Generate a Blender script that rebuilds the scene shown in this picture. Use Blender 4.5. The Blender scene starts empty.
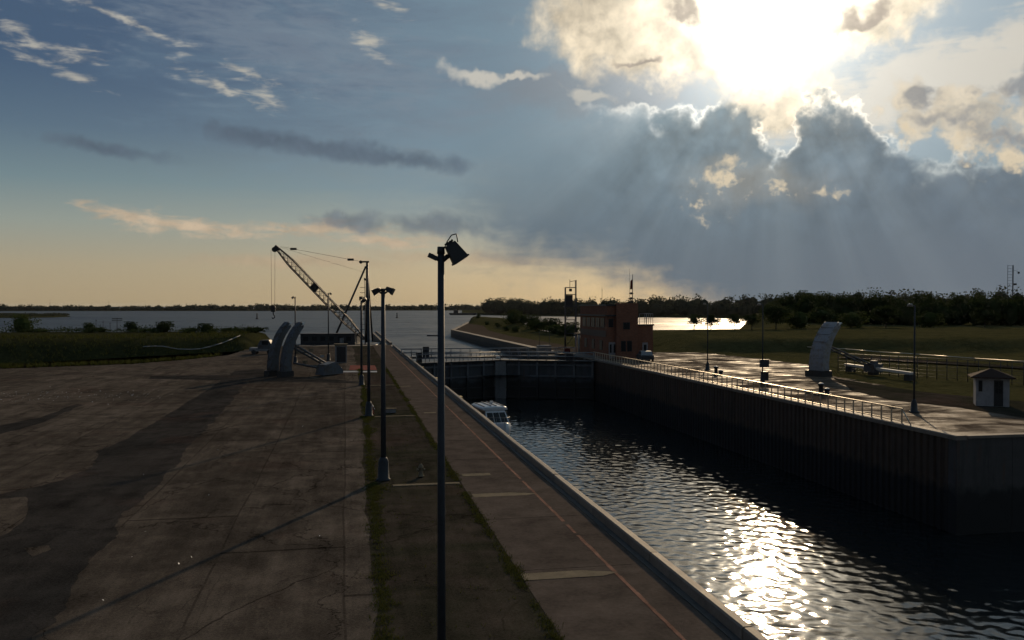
import bpy, bmesh, math, random
import numpy as np
from mathutils import Vector, Matrix, noise as mnoise

sc = bpy.context.scene
R = math.radians
rnd = random.Random(11)

# ------------------------------------------------------------------ camera
EYE = 7.5                      # eye height above the quay deck (z = 0)
YAW = 10.9                     # degrees to the right of the lock axis (+Y)
FPX = 869.0                    # focal length in pixels of a 1024 px wide frame
PITCH = math.degrees(math.atan(14 / FPX))
cam_data = bpy.data.cameras.new('camera')
cam = bpy.data.objects.new('camera', cam_data)
sc.collection.objects.link(cam)
cam.location = (0, 0, EYE)
cam.rotation_euler = (R(90 - PITCH), 0, R(-YAW))
cam_data.sensor_width = 36.0
cam_data.lens = 36.0 * FPX / 1024
cam_data.clip_start = 0.2
cam_data.clip_end = 40000
sc.camera = cam

# ------------------------------------------------------------------ colour management
sc.view_settings.view_transform = 'Standard'
sc.view_settings.look = 'None'
sc.view_settings.exposure = 0.0
sc.view_settings.gamma = 1.0
sc.view_settings.use_curve_mapping = False
sc.render.engine = 'CYCLES'
sc.cycles.use_denoising = True
sc.cycles.sample_clamp_direct = 0
sc.cycles.sample_clamp_indirect = 4
sc.cycles.use_adaptive_sampling = True
sc.cycles.adaptive_threshold = 0.02
sc.cycles.adaptive_min_samples = 12
sc.cycles.max_bounces = 6
sc.cycles.diffuse_bounces = 2
sc.cycles.glossy_bounces = 3
sc.cycles.transparent_max_bounces = 12
sc.cycles.caustics_reflective = False
sc.cycles.caustics_refractive = False

# ------------------------------------------------------------------ sun
SUN_AZ, SUN_EL = 27.3, 18.6    # degrees right of the lock axis, degrees above the horizon
sun_data = bpy.data.lights.new('sun', 'SUN')
sun_data.energy = 2.3
sun_data.angle = R(0.8)
sun_data.color = (1.0, 0.74, 0.46)
sun = bpy.data.objects.new('sun', sun_data)
sc.collection.objects.link(sun)
_sd = Vector((math.sin(R(SUN_AZ)) * math.cos(R(SUN_EL)), math.cos(R(SUN_AZ)) * math.cos(R(SUN_EL)), math.sin(R(SUN_EL))))
sun.rotation_euler = _sd.to_track_quat('Z', 'Y').to_euler()
sun.location = (60, 120, 60)

# ------------------------------------------------------------------ sky (world)
world = bpy.data.worlds.new('World')
sc.world = world
world.use_nodes = True
world.cycles.sampling_method = 'MANUAL'
world.cycles.sample_map_resolution = 512
WT = world.node_tree
WT.nodes.clear()

class S:
    """a float socket with arithmetic that builds Math nodes"""
    tree = None
    def __init__(self, sock): self.s = sock
    @staticmethod
    def op(kind, *a, clamp=False):
        n = S.tree.nodes.new('ShaderNodeMath'); n.operation = kind; n.use_clamp = clamp
        for i, v in enumerate(a):
            if isinstance(v, S): S.tree.links.new(v.s, n.inputs[i])
            else: n.inputs[i].default_value = v
        return S(n.outputs[0])
    def __add__(s, o): return S.op('ADD', s, o)
    __radd__ = __add__
    def __sub__(s, o): return S.op('SUBTRACT', s, o)
    def __rsub__(s, o): return S.op('SUBTRACT', o, s)
    def __mul__(s, o): return S.op('MULTIPLY', s, o)
    __rmul__ = __mul__
    def __truediv__(s, o): return S.op('DIVIDE', s, o)
    def __pow__(s, o): return S.op('POWER', s, o)

def smax(a, b): return S.op('MAXIMUM', a, b)
def smin(a, b): return S.op('MINIMUM', a, b)
def sstep(x, lo, hi):
    n = S.tree.nodes.new('ShaderNodeMapRange'); n.interpolation_type = 'SMOOTHSTEP'
    S.tree.links.new(x.s, n.inputs['Value'])
    n.inputs['From Min'].default_value = lo; n.inputs['From Max'].default_value = hi
    return S(n.outputs['Result'])
def sstep_lin(x, lo, hi):
    n = S.tree.nodes.new('ShaderNodeMapRange'); n.clamp = True
    S.tree.links.new(x.s, n.inputs['Value'])
    n.inputs['From Min'].default_value = lo; n.inputs['From Max'].default_value = hi
    return S(n.outputs['Result'])
def sexp(x): return S.op('EXPONENT', x)
def vec3(x, y, z):
    n = S.tree.nodes.new('ShaderNodeCombineXYZ')
    for i, v in enumerate((x, y, z)):
        if isinstance(v, S): S.tree.links.new(v.s, n.inputs[i])
        else: n.inputs[i].default_value = v
    return n.outputs[0]
def snoise(v, scale, detail=5, rough=.55, dist=0.0, lac=2.0):
    n = S.tree.nodes.new('ShaderNodeTexNoise')
    S.tree.links.new(v, n.inputs['Vector'])
    n.inputs['Scale'].default_value = scale; n.inputs['Detail'].default_value = detail
    n.inputs['Roughness'].default_value = rough; n.inputs['Distortion'].default_value = dist
    n.inputs['Lacunarity'].default_value = lac
    return S(n.outputs['Fac'])
def scol(c):
    n = S.tree.nodes.new('ShaderNodeRGB'); n.outputs[0].default_value = (*c, 1); return n.outputs[0]
def smix(f, a, b, mode='MIX'):
    n = S.tree.nodes.new('ShaderNodeMix'); n.data_type = 'RGBA'; n.blend_type = mode; n.clamp_factor = True
    if isinstance(f, S): S.tree.links.new(f.s, n.inputs[0])
    else: n.inputs[0].default_value = f
    for k, v in ((6, a), (7, b)):
        if isinstance(v, tuple): n.inputs[k].default_value = (*v, 1)
        else: S.tree.links.new(v, n.inputs[k])
    return n.outputs[2]
def sadd(a, f, c):
    """a + f * c  (colour a, float f, colour c)"""
    n = S.tree.nodes.new('ShaderNodeVectorMath'); n.operation = 'SCALE'
    S.tree.links.new(scol(c), n.inputs[0]); S.tree.links.new(f.s, n.inputs['Scale'])
    m = S.tree.nodes.new('ShaderNodeVectorMath'); m.operation = 'ADD'
    S.tree.links.new(a, m.inputs[0]); S.tree.links.new(n.outputs[0], m.inputs[1])
    return m.outputs[0]
def sscale(a, f):
    n = S.tree.nodes.new('ShaderNodeVectorMath'); n.operation = 'SCALE'
    S.tree.links.new(a, n.inputs[0])
    if isinstance(f, S): S.tree.links.new(f.s, n.inputs['Scale'])
    else: n.inputs['Scale'].default_value = f
    return n.outputs[0]
def scurve(x, pts):
    n = S.tree.nodes.new('ShaderNodeFloatCurve')
    S.tree.links.new(x.s, n.inputs['Value'])
    c = n.mapping.curves[0]
    for i, p in enumerate(pts):
        if i < 2: c.points[i].location = p
        else: c.points.new(*p)
    for p in c.points: p.handle_type = 'AUTO'
    n.mapping.update()
    return S(n.outputs[0])

def sky_dir(px, py):
    """picture measurement -> direction in the sky (azimuth from the lock axis, elevation), degrees"""
    dx = px - 512
    return (math.degrees(math.atan(dx / FPX)) + YAW, math.degrees(math.atan((306 - py) / math.hypot(FPX, dx))))

def build_sky():
    S.tree = WT
    N = WT.nodes
    tc = N.new('ShaderNodeTexCoord')
    sep = N.new('ShaderNodeSeparateXYZ'); WT.links.new(tc.outputs['Generated'], sep.inputs[0])
    x, y, z = (S(sep.outputs[i]) for i in range(3))
    az = S.op('ARCTAN2', x, y) * 57.29578
    el = S.op('ARCSINE', z) * 57.29578
    # warped coordinates (degrees), seamless because the warp is 3D noise on the direction
    D = tc.outputs['Generated']
    w1 = snoise(D, 14, 4, .6) - .5
    mp = N.new('ShaderNodeVectorMath'); mp.operation = 'ADD'; mp.inputs[1].default_value = (7.3, 1.9, 4.1)
    WT.links.new(D, mp.inputs[0])
    w2 = snoise(mp.outputs[0], 14, 4, .6) - .5
    f1 = snoise(mp.outputs[0], 55, 3, .6) - .5
    # stretched noise for wisps (long in azimuth)
    st = N.new('ShaderNodeVectorMath'); st.operation = 'MULTIPLY'; st.inputs[1].default_value = (1, 1, 4.5)
    WT.links.new(D, st.inputs[0])
    wisp = snoise(st.outputs[0], 9, 5, .62, .6)
    wispf = snoise(st.outputs[0], 26, 4, .6, .4)
    puff = snoise(D, 26, 6, .60, .3)
    def svor(v, scale, smooth=.35):
        n = N.new('ShaderNodeTexVoronoi'); n.feature = 'F1'; n.inputs['Scale'].default_value = scale
        WT.links.new(v, n.inputs['Vector']); return S(n.outputs['Distance'])
    wv = N.new('ShaderNodeCombineXYZ'); WT.links.new((w1 * .05).s, wv.inputs[0]); WT.links.new((f1 * .02).s, wv.inputs[1]); WT.links.new((w2 * .05).s, wv.inputs[2])
    dw = N.new('ShaderNodeVectorMath'); dw.operation = 'ADD'; WT.links.new(D, dw.inputs[0]); WT.links.new(wv.outputs[0], dw.inputs[1])
    b1 = .42 - svor(dw.outputs[0], 26); b2 = .42 - svor(dw.outputs[0], 62)
    billow = b1 * 1.0 + b2 * .55             # rounded cauliflower heads, about -.5 .. .5
    aw = az + w1 * 5.5
    ew = el + w2 * 5.0 + f1 * 1.0
    ag, eg = az + w1 * 2.0, el + w2 * 1.3 + f1 * .5     # gently warped, for streaks
    # angle to the sun
    sd = N.new('ShaderNodeVectorMath'); sd.operation = 'DOT_PRODUCT'; sd.inputs[1].default_value = _sd
    WT.links.new(D, sd.inputs[0])
    ang = S.op('ARCCOSINE', smin(S(sd.outputs['Value']), .99999)) * 57.29578
    glow_w = sexp(ang * -0.085)          # wide
    glow_m = sexp(ang * -0.24)
    glow_n = sexp(ang * -0.5)

    def ell(p, ra, re, rot=0, A=aw, E=ew):
        """1 at the centre of an ellipse in the sky, 0 on its edge, negative beyond"""
        a0, e0 = sky_dir(*p)
        da, de = A - a0, E - e0
        if rot:
            c, s_ = math.cos(R(rot)), math.sin(R(rot))
            da, de = da * c + de * s_, de * c - da * s_
        q = (da / ra) * (da / ra) + (de / re) * (de / re)
        return 1 - S.op('SQRT', q)
    def union(items, gentle=False):
        r = None
        for it in items:
            e = ell(*it, A=ag, E=eg) if gentle else ell(*it)
            r = e if r is None else smax(r, e)
        return r

    # ---- clear sky: Nishita, and the warm low air
    sk = N.new('ShaderNodeTexSky'); sk.sky_type = 'NISHITA'; sk.sun_disc = False
    sk.sun_elevation = R(SUN_EL); sk.sun_rotation = R(SUN_AZ)
    sk.altitude = 50; sk.air_density = 1.0; sk.dust_density = 1.6; sk.ozone_density = 1.6
    clear = sscale(sk.outputs[0], SKY_STRENGTH)
    rp = N.new('ShaderNodeValToRGB'); WT.links.new(sstep_lin(el, 0, 40).s, rp.inputs[0])
    stops = [(0.0, (.40, .315, .195)), (2.5, (.375, .315, .215)), (5.0, (.27, .30, .265)), (7.5, (.150, .222, .248)),
             (10.5, (.080, .135, .195)), (14, (.042, .084, .155)), (20, (.046, .086, .156)), (40, (.045, .080, .150))]
    er = rp.color_ramp.elements
    for i, (e_, c_) in enumerate(stops):
        q = er[i] if i < 2 else er.new(e_ / 40)
        q.position = e_ / 40; q.color = (*c_, 1)
    col = smix(.85, clear, rp.outputs[0])

    # ---- high thin veil: grey, heavier to the upper middle, torn into wisps
    veil = sstep((wisp - .5) * .7 + (az * .020) + el * .006, -.22, .42) * sstep(el, 3, 9.5)
    col = smix(veil * .85, col, (.182, .268, .330))
    hw = sstep(wispf * .55 + wisp * .6, .64, .86) * sstep(el, 9, 16)
    col = smix(hw * .34, col, (.27, .31, .34))
    broad = sstep(ell((300, 48), 17, 3.4, -13, A=ag, E=eg) + (wispf - .5) * 2.4 + (puff - .5) * .8, -.1, 1.0)
    col = smix(broad * .5, col, (.205, .250, .300))

    # ---- long grey cloud streaks and peach ones low on the left, pale wisps above
    def patch(col, items, c, lo=-.25, hi=.5, amt=.9, nz=1.0, tx=None):
        m = sstep(union(items, True) + ((puff if tx is None else (tx * 1.6 + puff * .4 - .5)) - .5) * nz, lo, hi)
        return smix(m * amt, col, sscale(scol(c), 1.0 + (puff - .5) * .9 + f1 * .5))
    col = patch(col, [((105, 150), 4.0, .55, -7), ((265, 138), 5.6, .9, -4), ((400, 158), 5.5, .7, -4), ((330, 148), 6.5, .75, -6)],
                (.098, .128, .168), -.15, .85, .80, 2.2)
    col = patch(col, [((130, 214), 3.6, .7, -5), ((200, 228), 7, .65, -3), ((320, 230), 6.5, .8, -2), ((390, 240), 5, .6, 0)],
                (.52, .40, .28), .0, 1.0, .85, 1.6, wispf)
    col = patch(col, [((355, 224), 3.4, .75, -3), ((430, 226), 4.4, .9, -3)],
                (.150, .175, .200), -.1, .8, .80, 2.2)
    col = patch(col, [((480, 258), 9, .5, -2), ((300, 262), 8, .5, 0)], (.44, .32, .21), -.2, .9, .5, .8)
    col = patch(col, [((30, 40), 2.8, .60, -24), ((62, 50), 3.2, .42, -10), ((60, 70), 3.8, .48, -16), ((272, 100), 2.8, .80, -20), ((125, 22), 5.5, .30, -14),
                      ((380, 4), 2.6, .6, -14), ((225, 88), 4.5, .46, -20), ((250, 75), 5.0, .30, -14), ((370, 45), 2.0, .9, -30)], (.50, .47, .40), .12, 1.5, .85, 2.1, wispf)

    # ---- the big cloud bank under and left of the sun
    t = (aw + 20) / 75            # azimuth -20..55 -> 0..1
    def P(px, py):
        a, e = sky_dir(px, py); return ((a + 20) / 75, (e + 10) / 40)
    top = scurve(t, [(0, .40), P(420, 215), P(470, 150), P(540, 118), P(620, 108), P(690, 106), P(738, 98), P(768, 100),
                     P(786, 134), P(803, 100), P(826, 92), P(850, 104), P(880, 134), P(925, 150), P(970, 158), P(1024, 160), (.93, .40), (1, .42)]) * 40 - 10
    crisp = sstep(az, 15, 21)                      # cumulus heads near the sun, soft veil to the left
    ragged = (billow * 2.1 + (puff - .5) * 3.0 + f1 * 2.0) * (crisp * .75 + .25)
    d_top = top - el + smin(ragged, 1.35)                        # degrees inside the bank's upper edge
    body = sstep(d_top / (8.0 - crisp * 6.8), -.5, 1.0)
    # its underside lifts on the left, where the low light comes through
    bot = scurve(t, [(0, .50), P(380, 205), P(450, 232), P(520, 256), P(600, 282), P(650, 296), P(700, 325), P(800, 370), (1, .05)]) * 40 - 10
    under = sstep(el - bot + (wisp - .5) * 5 + w2 * 4 + (puff - .5) * 2.5, -2.2, 3.2)
    bank = body * under
    depth = sstep(d_top, 0, 9)
    bcol = smix(sstep(el, 1, 15), (.108, .145, .185), (.190, .258, .295))
    bcol = smix(sstep(az, 24, 40) * .5, bcol, (.135, .165, .205))
    tex = snoise(D, 20, 5, .6, .5)
    crisp_b = sstep(az, 12, 22) * .8 + .2
    bcol = sscale(bcol, ((tex - .5) * 1.0 + billow * .45 + (puff - .5) * .5) * sstep(el, 1.5, 11) * crisp_b + 1.0)
    # shafts of light fanning out below the sun
    a_s, e_s = SUN_AZ, SUN_EL
    fan = S.op('ARCTAN2', az - a_s, (el - e_s) * -1)
    rn = snoise(vec3(fan * 1.0, 3.3, 0.7), 7.0, 3, .6)
    shaft = sstep(rn, .30, .80) * sexp(ang * -0.075) * sstep(ang, 5, 11)
    ray = shaft * sstep(S.op('ABSOLUTE', fan), 2.1, .9)
    bcol = sadd(bcol, ray, (.095, .104, .100))
    bcol = sadd(bcol, sstep(ell((755, 182), 5.5, 2.0, 0), -.2, .9), (.10, .072, .038))
    bcol = sadd(bcol, glow_m * .30, (1.0, .86, .68))

    # ---- bright cloud and glare about the sun, behind the bank
    lit = union([((735, 30), 6.5, 3.8, 0), ((640, 30), 6.0, 3.0, -10), ((775, 85), 3.0, 3.2, 0), ((700, 62), 4.2, 1.5, -8), ((835, 15), 5.5, 2.2, 0), ((760, -95), 11, 5.5, 0)])
    litm = sstep(lit + (puff - .5) * .9, -.30, .30)
    cream = sstep(ell((930, 84), 9.5, 2.2, 12) + (wispf - .5) * 1.3, -.35, .5)
    col = smix(cream * .7, col, (.60, .52, .40))
    col = smix(sstep(ell((600, 88), 8, 1.9, 0) + (puff - .5) * .6, -.2, .5) * .8, col, (.20, .225, .255))
    col = sadd(col, glow_w * .55 * sstep(el, 4, 12) * sstep(az, 8, 24), (.92, .93, .90))
    lt = 1.0 + billow * .55 + (puff - .5) * 1.1 + f1 * .7
    col = smix(litm * .9, col, sscale(scol((.70, .585, .42)), lt))
    col = sadd(col, litm * glow_m * 2.0 * lt, (1.0, .87, .64))
    col = sadd(col, glow_n * 5.0, (1.0, .93, .78))
    # small dark scraps in front of the glare
    scr = sstep(union([((683, 8), 2.2, .7, -28), ((866, 13), 2.0, .75, 18), ((636, 62), 1.5, .35, 8)]) + (puff - .5) * 1.6 + f1 * 1.2, -.1, .9)
    col = smix(scr * .80, col, sscale(scol((.36, .31, .27)), 1.0 + f1 * 1.5))
    # lit cumulus on the right above the bank
    cum = sstep(ell((955, 122), 6.4, 2.6, -4) + billow * 1.3 + (puff - .5) * 1.0 + f1 * .8, -.05, .6)
    col = smix(cum * .8, col, sscale(scol((.70, .60, .45)), 1.0 + billow * .55 + f1 * .7))
    cg = sstep(union([((925, 103), 1.7, .9, 0), ((1010, 85), 2.4, 1.6, 20), ((950, 120), 3.0, .8, -5), ((1000, 135), 3, 1.0, -10)]) + (puff - .5) * 2.4 + billow * 1.2 + f1, .0, .9)
    col = smix(cg * .75, col, (.23, .245, .27))
    small = sstep(union([((478, 76), 2.6, .75, 0), ((520, 76), 1.5, .45, 0), ((585, 95), 2.6, .5, -12)]) + (puff - .5) * 1.3, -.05, .7)
    col = smix(small * .8, col, (.62, .58, .50))

    # ---- lay the bank over it, with its silver rim and the torn holes inside it
    rim = sstep(top - el, -.95, -.45) * sstep(d_top, -.5, .1) * sexp(smax(d_top, 0) * -2.2) * sstep(snoise(mp.outputs[0], 30, 4, .6), .36, .58)
    col = smix(bank * .97, col, bcol)
    col = sadd(col, rim * under * sexp(ang * -0.15) * 2.2 * sstep(az, 13, 18), (1.0, .90, .72))
    hole = sstep(union([((722, 178), 1.9, 1.1, 30), ((790, 190), 2.6, .6, 0), ((745, 186), 2.4, .5, 0), ((905, 150), 1.2, 1.2, 40), ((960, 150), 1.6, .8, 0), ((1005, 152), 2.2, .9, 0)])
                 + (puff - .5) * 4.0 + f1 * 3.0 + billow * .8, .0, 1.0)
    col = sadd(col, ray * (1.0 - bank) * 1.0, (.060, .066, .064))
    col = smix(hole * .85, col, (.74, .62, .44))
    # the far side of the sky keeps the same broken cloud
    away = sstep(ang, 50, 130)
    col = smix(away * .72, col, smix(sstep(el, 0, 30), (.105, .115, .125), (.06, .085, .12)))
    back = sstep(S.op('ABSOLUTE', az), 50, 80)
    bc = sstep(wisp * .6 + puff * .45, .48, .70)
    col = smix(back * bc * .6 * sstep(el, 0, 14), col, (.105, .12, .14))
    bg = N.new('ShaderNodeBackground'); WT.links.new(col, bg.inputs[0]); bg.inputs[1].default_value = 1.0
    out = N.new('ShaderNodeOutputWorld'); WT.links.new(bg.outputs[0], out.inputs[0])

SKY_STRENGTH = 0.06
build_sky()

# ------------------------------------------------------------------ helpers
COL = sc.collection
_fw = Vector((math.sin(R(YAW)) * math.cos(R(PITCH)), math.cos(R(YAW)) * math.cos(R(PITCH)), -math.sin(R(PITCH))))
_rt = Vector((math.cos(R(YAW)), -math.sin(R(YAW)), 0))
_up = _rt.cross(_fw)

def G(px, py, z=0.0):
    """survey: the point at height z that the photograph shows at this pixel"""
    d = _fw + _rt * ((px - 512) / FPX) + _up * ((320 - py) / FPX)
    t = (z - EYE) / d.z
    return Vector((d.x * t, d.y * t, z))

class MB:
    """collects shapes; build() links them as ONE mesh object"""
    def __init__(s): s.v = []; s.f = []; s.smooth = []
    def add(s, verts, faces, smooth=False):
        b = len(s.v); s.v += [tuple(v) for v in verts]
        s.f += [tuple(b + i for i in f) for f in faces]; s.smooth += [smooth] * len(faces)
        return s
    def box(s, c, d, rz=0.0, rx=0.0, ry=0.0, taper=1.0):
        M = Matrix.Rotation(rz, 3, 'Z') @ Matrix.Rotation(ry, 3, 'Y') @ Matrix.Rotation(rx, 3, 'X')
        vs = []
        for z in (-1, 1):
            t = taper if z > 0 else 1
            for x, y in ((-1, -1), (1, -1), (1, 1), (-1, 1)):
                vs.append(Vector(c) + M @ Vector((x * d[0] / 2 * t, y * d[1] / 2 * t, z * d[2] / 2)))
        return s.add(vs, [(3, 2, 1, 0), (4, 5, 6, 7), (0, 1, 5, 4), (1, 2, 6, 5), (2, 3, 7, 6), (3, 0, 4, 7)])
    def bb(s, x0, x1, y0, y1, z0, z1):
        return s.box(((x0 + x1) / 2, (y0 + y1) / 2, (z0 + z1) / 2), (x1 - x0, y1 - y0, z1 - z0))
    def tube(s, a, b, r0, r1=None, n=8, cap=True):
        a, b = Vector(a), Vector(b); r1 = r0 if r1 is None else r1
        ax = (b - a).normalized(); u = ax.orthogonal().normalized(); w = ax.cross(u)
        vs = []
        for p, r in ((a, r0), (b, r1)):
            for i in range(n):
                t = 2 * math.pi * i / n
                vs.append(p + u * (math.cos(t) * r) + w * (math.sin(t) * r))
        base = len(s.v)
        s.add(vs, [(i, (i + 1) % n, n + (i + 1) % n, n + i) for i in range(n)], True)
        if cap:
            s.f += [tuple(base + i for i in reversed(range(n))), tuple(base + n + i for i in range(n))]; s.smooth += [False, False]
        return s
    def path(s, pts, r, n=6):
        for a, b in zip(pts, pts[1:]): s.tube(a, b, r, r, n)
        return s
    def lathe(s, prof, c=(0, 0, 0), n=16):
        vs = []; fs = []
        for r, z in prof:
            for i in range(n):
                t = 2 * math.pi * i / n
                vs.append((c[0] + math.cos(t) * r, c[1] + math.sin(t) * r, c[2] + z))
        for k in range(len(prof) - 1):
            for i in range(n):
                j = (i + 1) % n
                fs.append((k * n + i, k * n + j, (k + 1) * n + j, (k + 1) * n + i))
        return s.add(vs, fs, True)
    def loft(s, secs, caps=True, smooth=True):
        n = len(secs[0]); vs = [p for q in secs for p in q]; fs = []
        for k in range(len(secs) - 1):
            for i in range(n):
                j = (i + 1) % n
                fs.append((k * n + i, k * n + j, (k + 1) * n + j, (k + 1) * n + i))
        base = len(s.v)
        s.add(vs, fs, smooth)
        if caps:
            m = (len(secs) - 1) * n
            s.f += [tuple(base + i for i in reversed(range(n))), tuple(base + m + i for i in range(n))]; s.smooth += [False, False]
        return s
    def mesh(s, name, mat):
        me = bpy.data.meshes.new(name); me.from_pydata(s.v, [], s.f); me.update()
        me.polygons.foreach_set('use_smooth', s.smooth)
        if mat: me.materials.append(mat)
        return me
    def build(s, name, mat, parent=None, loc=None, rz=0.0):
        o = bpy.data.objects.new(name, s.mesh(name, mat)); COL.objects.link(o)
        if parent: o.parent = parent
        if loc is not None: o.location = loc
        o.rotation_euler.z = rz
        return o

def tag(o, label, cat, group=None):
    o['label'] = label; o['category'] = cat
    if group: o['group'] = group
    return o
def thing(name, label, cat, loc=(0, 0, 0), rz=0.0, group=None):
    o = bpy.data.objects.new(name, None); COL.objects.link(o)
    o.empty_display_size = .3; o.location = loc; o.rotation_euler.z = rz
    return tag(o, label, cat, group)
def structure(o): o['kind'] = 'structure'; return o
def stuff(o): o['kind'] = 'stuff'; return o
def inst(src, parent=None, loc=None, rz=None, scale=None):
    c = src.copy(); COL.objects.link(c); c.parent = parent
    if loc is not None: c.location = loc
    if rz is not None: c.rotation_euler.z = rz
    if scale is not None: c.scale = scale
    return c
def copy_tree(src, parent=None):
    c = src.copy(); COL.objects.link(c); c.parent = parent
    for ch in list(src.children): copy_tree(ch, c)
    return c

# ------------------------------------------------------------------ materials
def mat(name, col, rough=.7, var=.25, scale=3.0, bump=0.0, bscale=20.0, metal=0.0, spec=.5, col2=None, patch=None, rand=0.0, rrand=0.0, emit=None):
    """principled material with mottled colour (two noise scales), optional bump and per-object variation"""
    m = bpy.data.materials.new(name); m.use_nodes = True
    t = m.node_tree; S.tree = t; t.nodes.clear()
    out = t.nodes.new('ShaderNodeOutputMaterial'); b = t.nodes.new('ShaderNodeBsdfPrincipled')
    t.links.new(b.outputs[0], out.inputs[0])
    tc = t.nodes.new('ShaderNodeTexCoord'); co = tc.outputs['Object']
    n1 = snoise(co, scale, 6, .62); n2 = snoise(co, scale * 9, 4, .6)
    f = (n1 - .5) * 1.6 + (n2 - .5) * .8
    c = scol(col)
    if col2: c = smix(sstep(f, -.12, .28), c, scol(col2))
    g = 1.0 + f * (var * 2)
    if rand:
        oi = t.nodes.new('ShaderNodeObjectInfo'); g = g * (1.0 - rand / 2 + S(oi.outputs['Random']) * rand)
    c = sscale(c, g)
    t.links.new(c, b.inputs['Base Color'])
    rr = (n1 - .5) * .25 + rough
    if rrand:
        oi = t.nodes.new('ShaderNodeObjectInfo'); rr = rr + (S(oi.outputs['Random']) - .5) * rrand
    t.links.new(smax(smin(rr, 1.0), .03).s, b.inputs['Roughness'])
    b.inputs['Metallic'].default_value = metal
    b.inputs['Specular IOR Level'].default_value = spec
    if bump:
        bn = t.nodes.new('ShaderNodeBump'); bn.inputs['Strength'].default_value = bump; bn.inputs['Distance'].default_value = .02
        t.links.new((snoise(co, bscale, 5, .65)).s, bn.inputs['Height']); t.links.new(bn.outputs[0], b.inputs['Normal'])
    return m

def asphalt_mat(name, col, col2, streak=.25, crack=1.0, rough=.85, lanes=False):
    m = bpy.data.materials.new(name); m.use_nodes = True
    t = m.node_tree; S.tree = t; t.nodes.clear()
    out = t.nodes.new('ShaderNodeOutputMaterial'); b = t.nodes.new('ShaderNodeBsdfPrincipled')
    t.links.new(b.outputs[0], out.inputs[0])
    tc = t.nodes.new('ShaderNodeTexCoord'); co = tc.outputs['Object']
    sp = t.nodes.new('ShaderNodeSeparateXYZ'); t.links.new(co, sp.inputs[0])
    x, y = S(sp.outputs[0]), S(sp.outputs[1])
    big = snoise(co, .09, 5, .6, .8); mid = snoise(co, .7, 6, .65); fine = snoise(co, 14, 4, .7); grit = snoise(co, 60, 2, .6)
    along = snoise(vec3(x * 1.3, y * .05, 0.0), 1.6, 5, .6, .3)      # tyre tracks and rolled lanes run along the quay
    cc = smix(sstep(big * .7 + mid * .3, .40, .62), scol(col), scol(col2))
    red = sstep(snoise(co, .16, 4, .6), .54, .70)
    cc = smix(red * .35, cc, (.075, .046, .036))
    blot = snoise(vec3(x, y * .45, 0.0), .35, 7, .72)
    g = 1.0 + (mid - .5) * 1.1 + (blot - .5) * 1.5 + (fine - .5) * 1.7 + (grit - .5) * 1.2 + (along - .5) * streak * 3
    # dark crack lines
    vo = t.nodes.new('ShaderNodeTexVoronoi'); vo.feature = 'DISTANCE_TO_EDGE'; vo.inputs['Scale'].default_value = .17
    dv = vec3(x + (mid - .5) * 3.0, y * .7 + (big - .5) * 9.0 + (mid - .5) * 2.0, 0.0); t.links.new(dv, vo.inputs['Vector'])
    ck = sstep(S(vo.outputs['Distance']), .0, .010)
    mask = sstep(big, .36, .50)
    g = g * (1.0 - (1.0 - ck) * mask * .65 * crack)
    v2 = t.nodes.new('ShaderNodeTexVoronoi'); v2.feature = 'DISTANCE_TO_EDGE'; v2.inputs['Scale'].default_value = .75
    t.links.new(vec3(x * 1.0 + (mid - .5) * 1.2, y * .6 + (mid - .5) * 1.4, 3.0), v2.inputs['Vector'])
    ck2 = sstep(S(v2.outputs['Distance']), .0, .022)
    g = g * (1.0 - (1.0 - ck2) * sstep(blot, .50, .62) * .45 * crack)
    tyre = snoise(vec3(x * 4.0 + (big - .5) * 6.0, y * .035, 5.0), 1.4, 3, .6)
    g = g * (1.0 - sstep(tyre, .60, .72) * sstep(along, .45, .6) * .35)
    spk = sstep(snoise(co, 22, 1, .5), .80, .84) * .8
    if lanes:      # paver lanes about 3.7 m wide with open joints, and a few cross joints
        lx = (x * .27) + (snoise(vec3(0.0, y * .05, 1.0), 1.0, 2, .5) - .5) * .10 + (mid - .5) * .02
        fl = S.op('FLOOR', lx); fr = S.op('FRACT', lx)
        wn = t.nodes.new('ShaderNodeTexWhiteNoise'); wn.noise_dimensions = '1D'; t.links.new(fl.s, wn.inputs['W'])
        g = g * (.82 + S(wn.outputs['Value']) * .36)
        seam = smin(fr, 1.0 - fr)
        g = g * (1.0 - sstep(seam, .013, .004) * .38 * sstep(mid, .38, .5))
        wear = snoise(vec3(x * .9, y * .10, 2.0), 1.1, 6, .72)
        g = g * (1.0 + (wear - .5) * 1.3)
        ly = (y * .055) + S(wn.outputs['Value']) * 3.0 + (mid - .5) * .01; fy = S.op('FRACT', ly)
        g = g * (1.0 - sstep(smin(fy, 1.0 - fy), .006, .002) * .5)
        oil = sstep(snoise(co, .55, 5, .7), .64, .70)
        g = g * (1.0 - oil * .38)
    g = g + spk
    t.links.new(sscale(cc, g), b.inputs['Base Color'])
    t.links.new(smin((mid - .5) * .3 + rough, 1.0).s, b.inputs['Roughness'])
    b.inputs['Specular IOR Level'].default_value = 0
    bn = t.nodes.new('ShaderNodeBump'); bn.inputs['Strength'].default_value = .6; bn.inputs['Distance'].default_value = .015
    t.links.new((fine * .5 + grit * .6 + ck * .3 * crack).s, bn.inputs['Height']); t.links.new(bn.outputs[0], b.inputs['Normal'])
    return m

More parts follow.
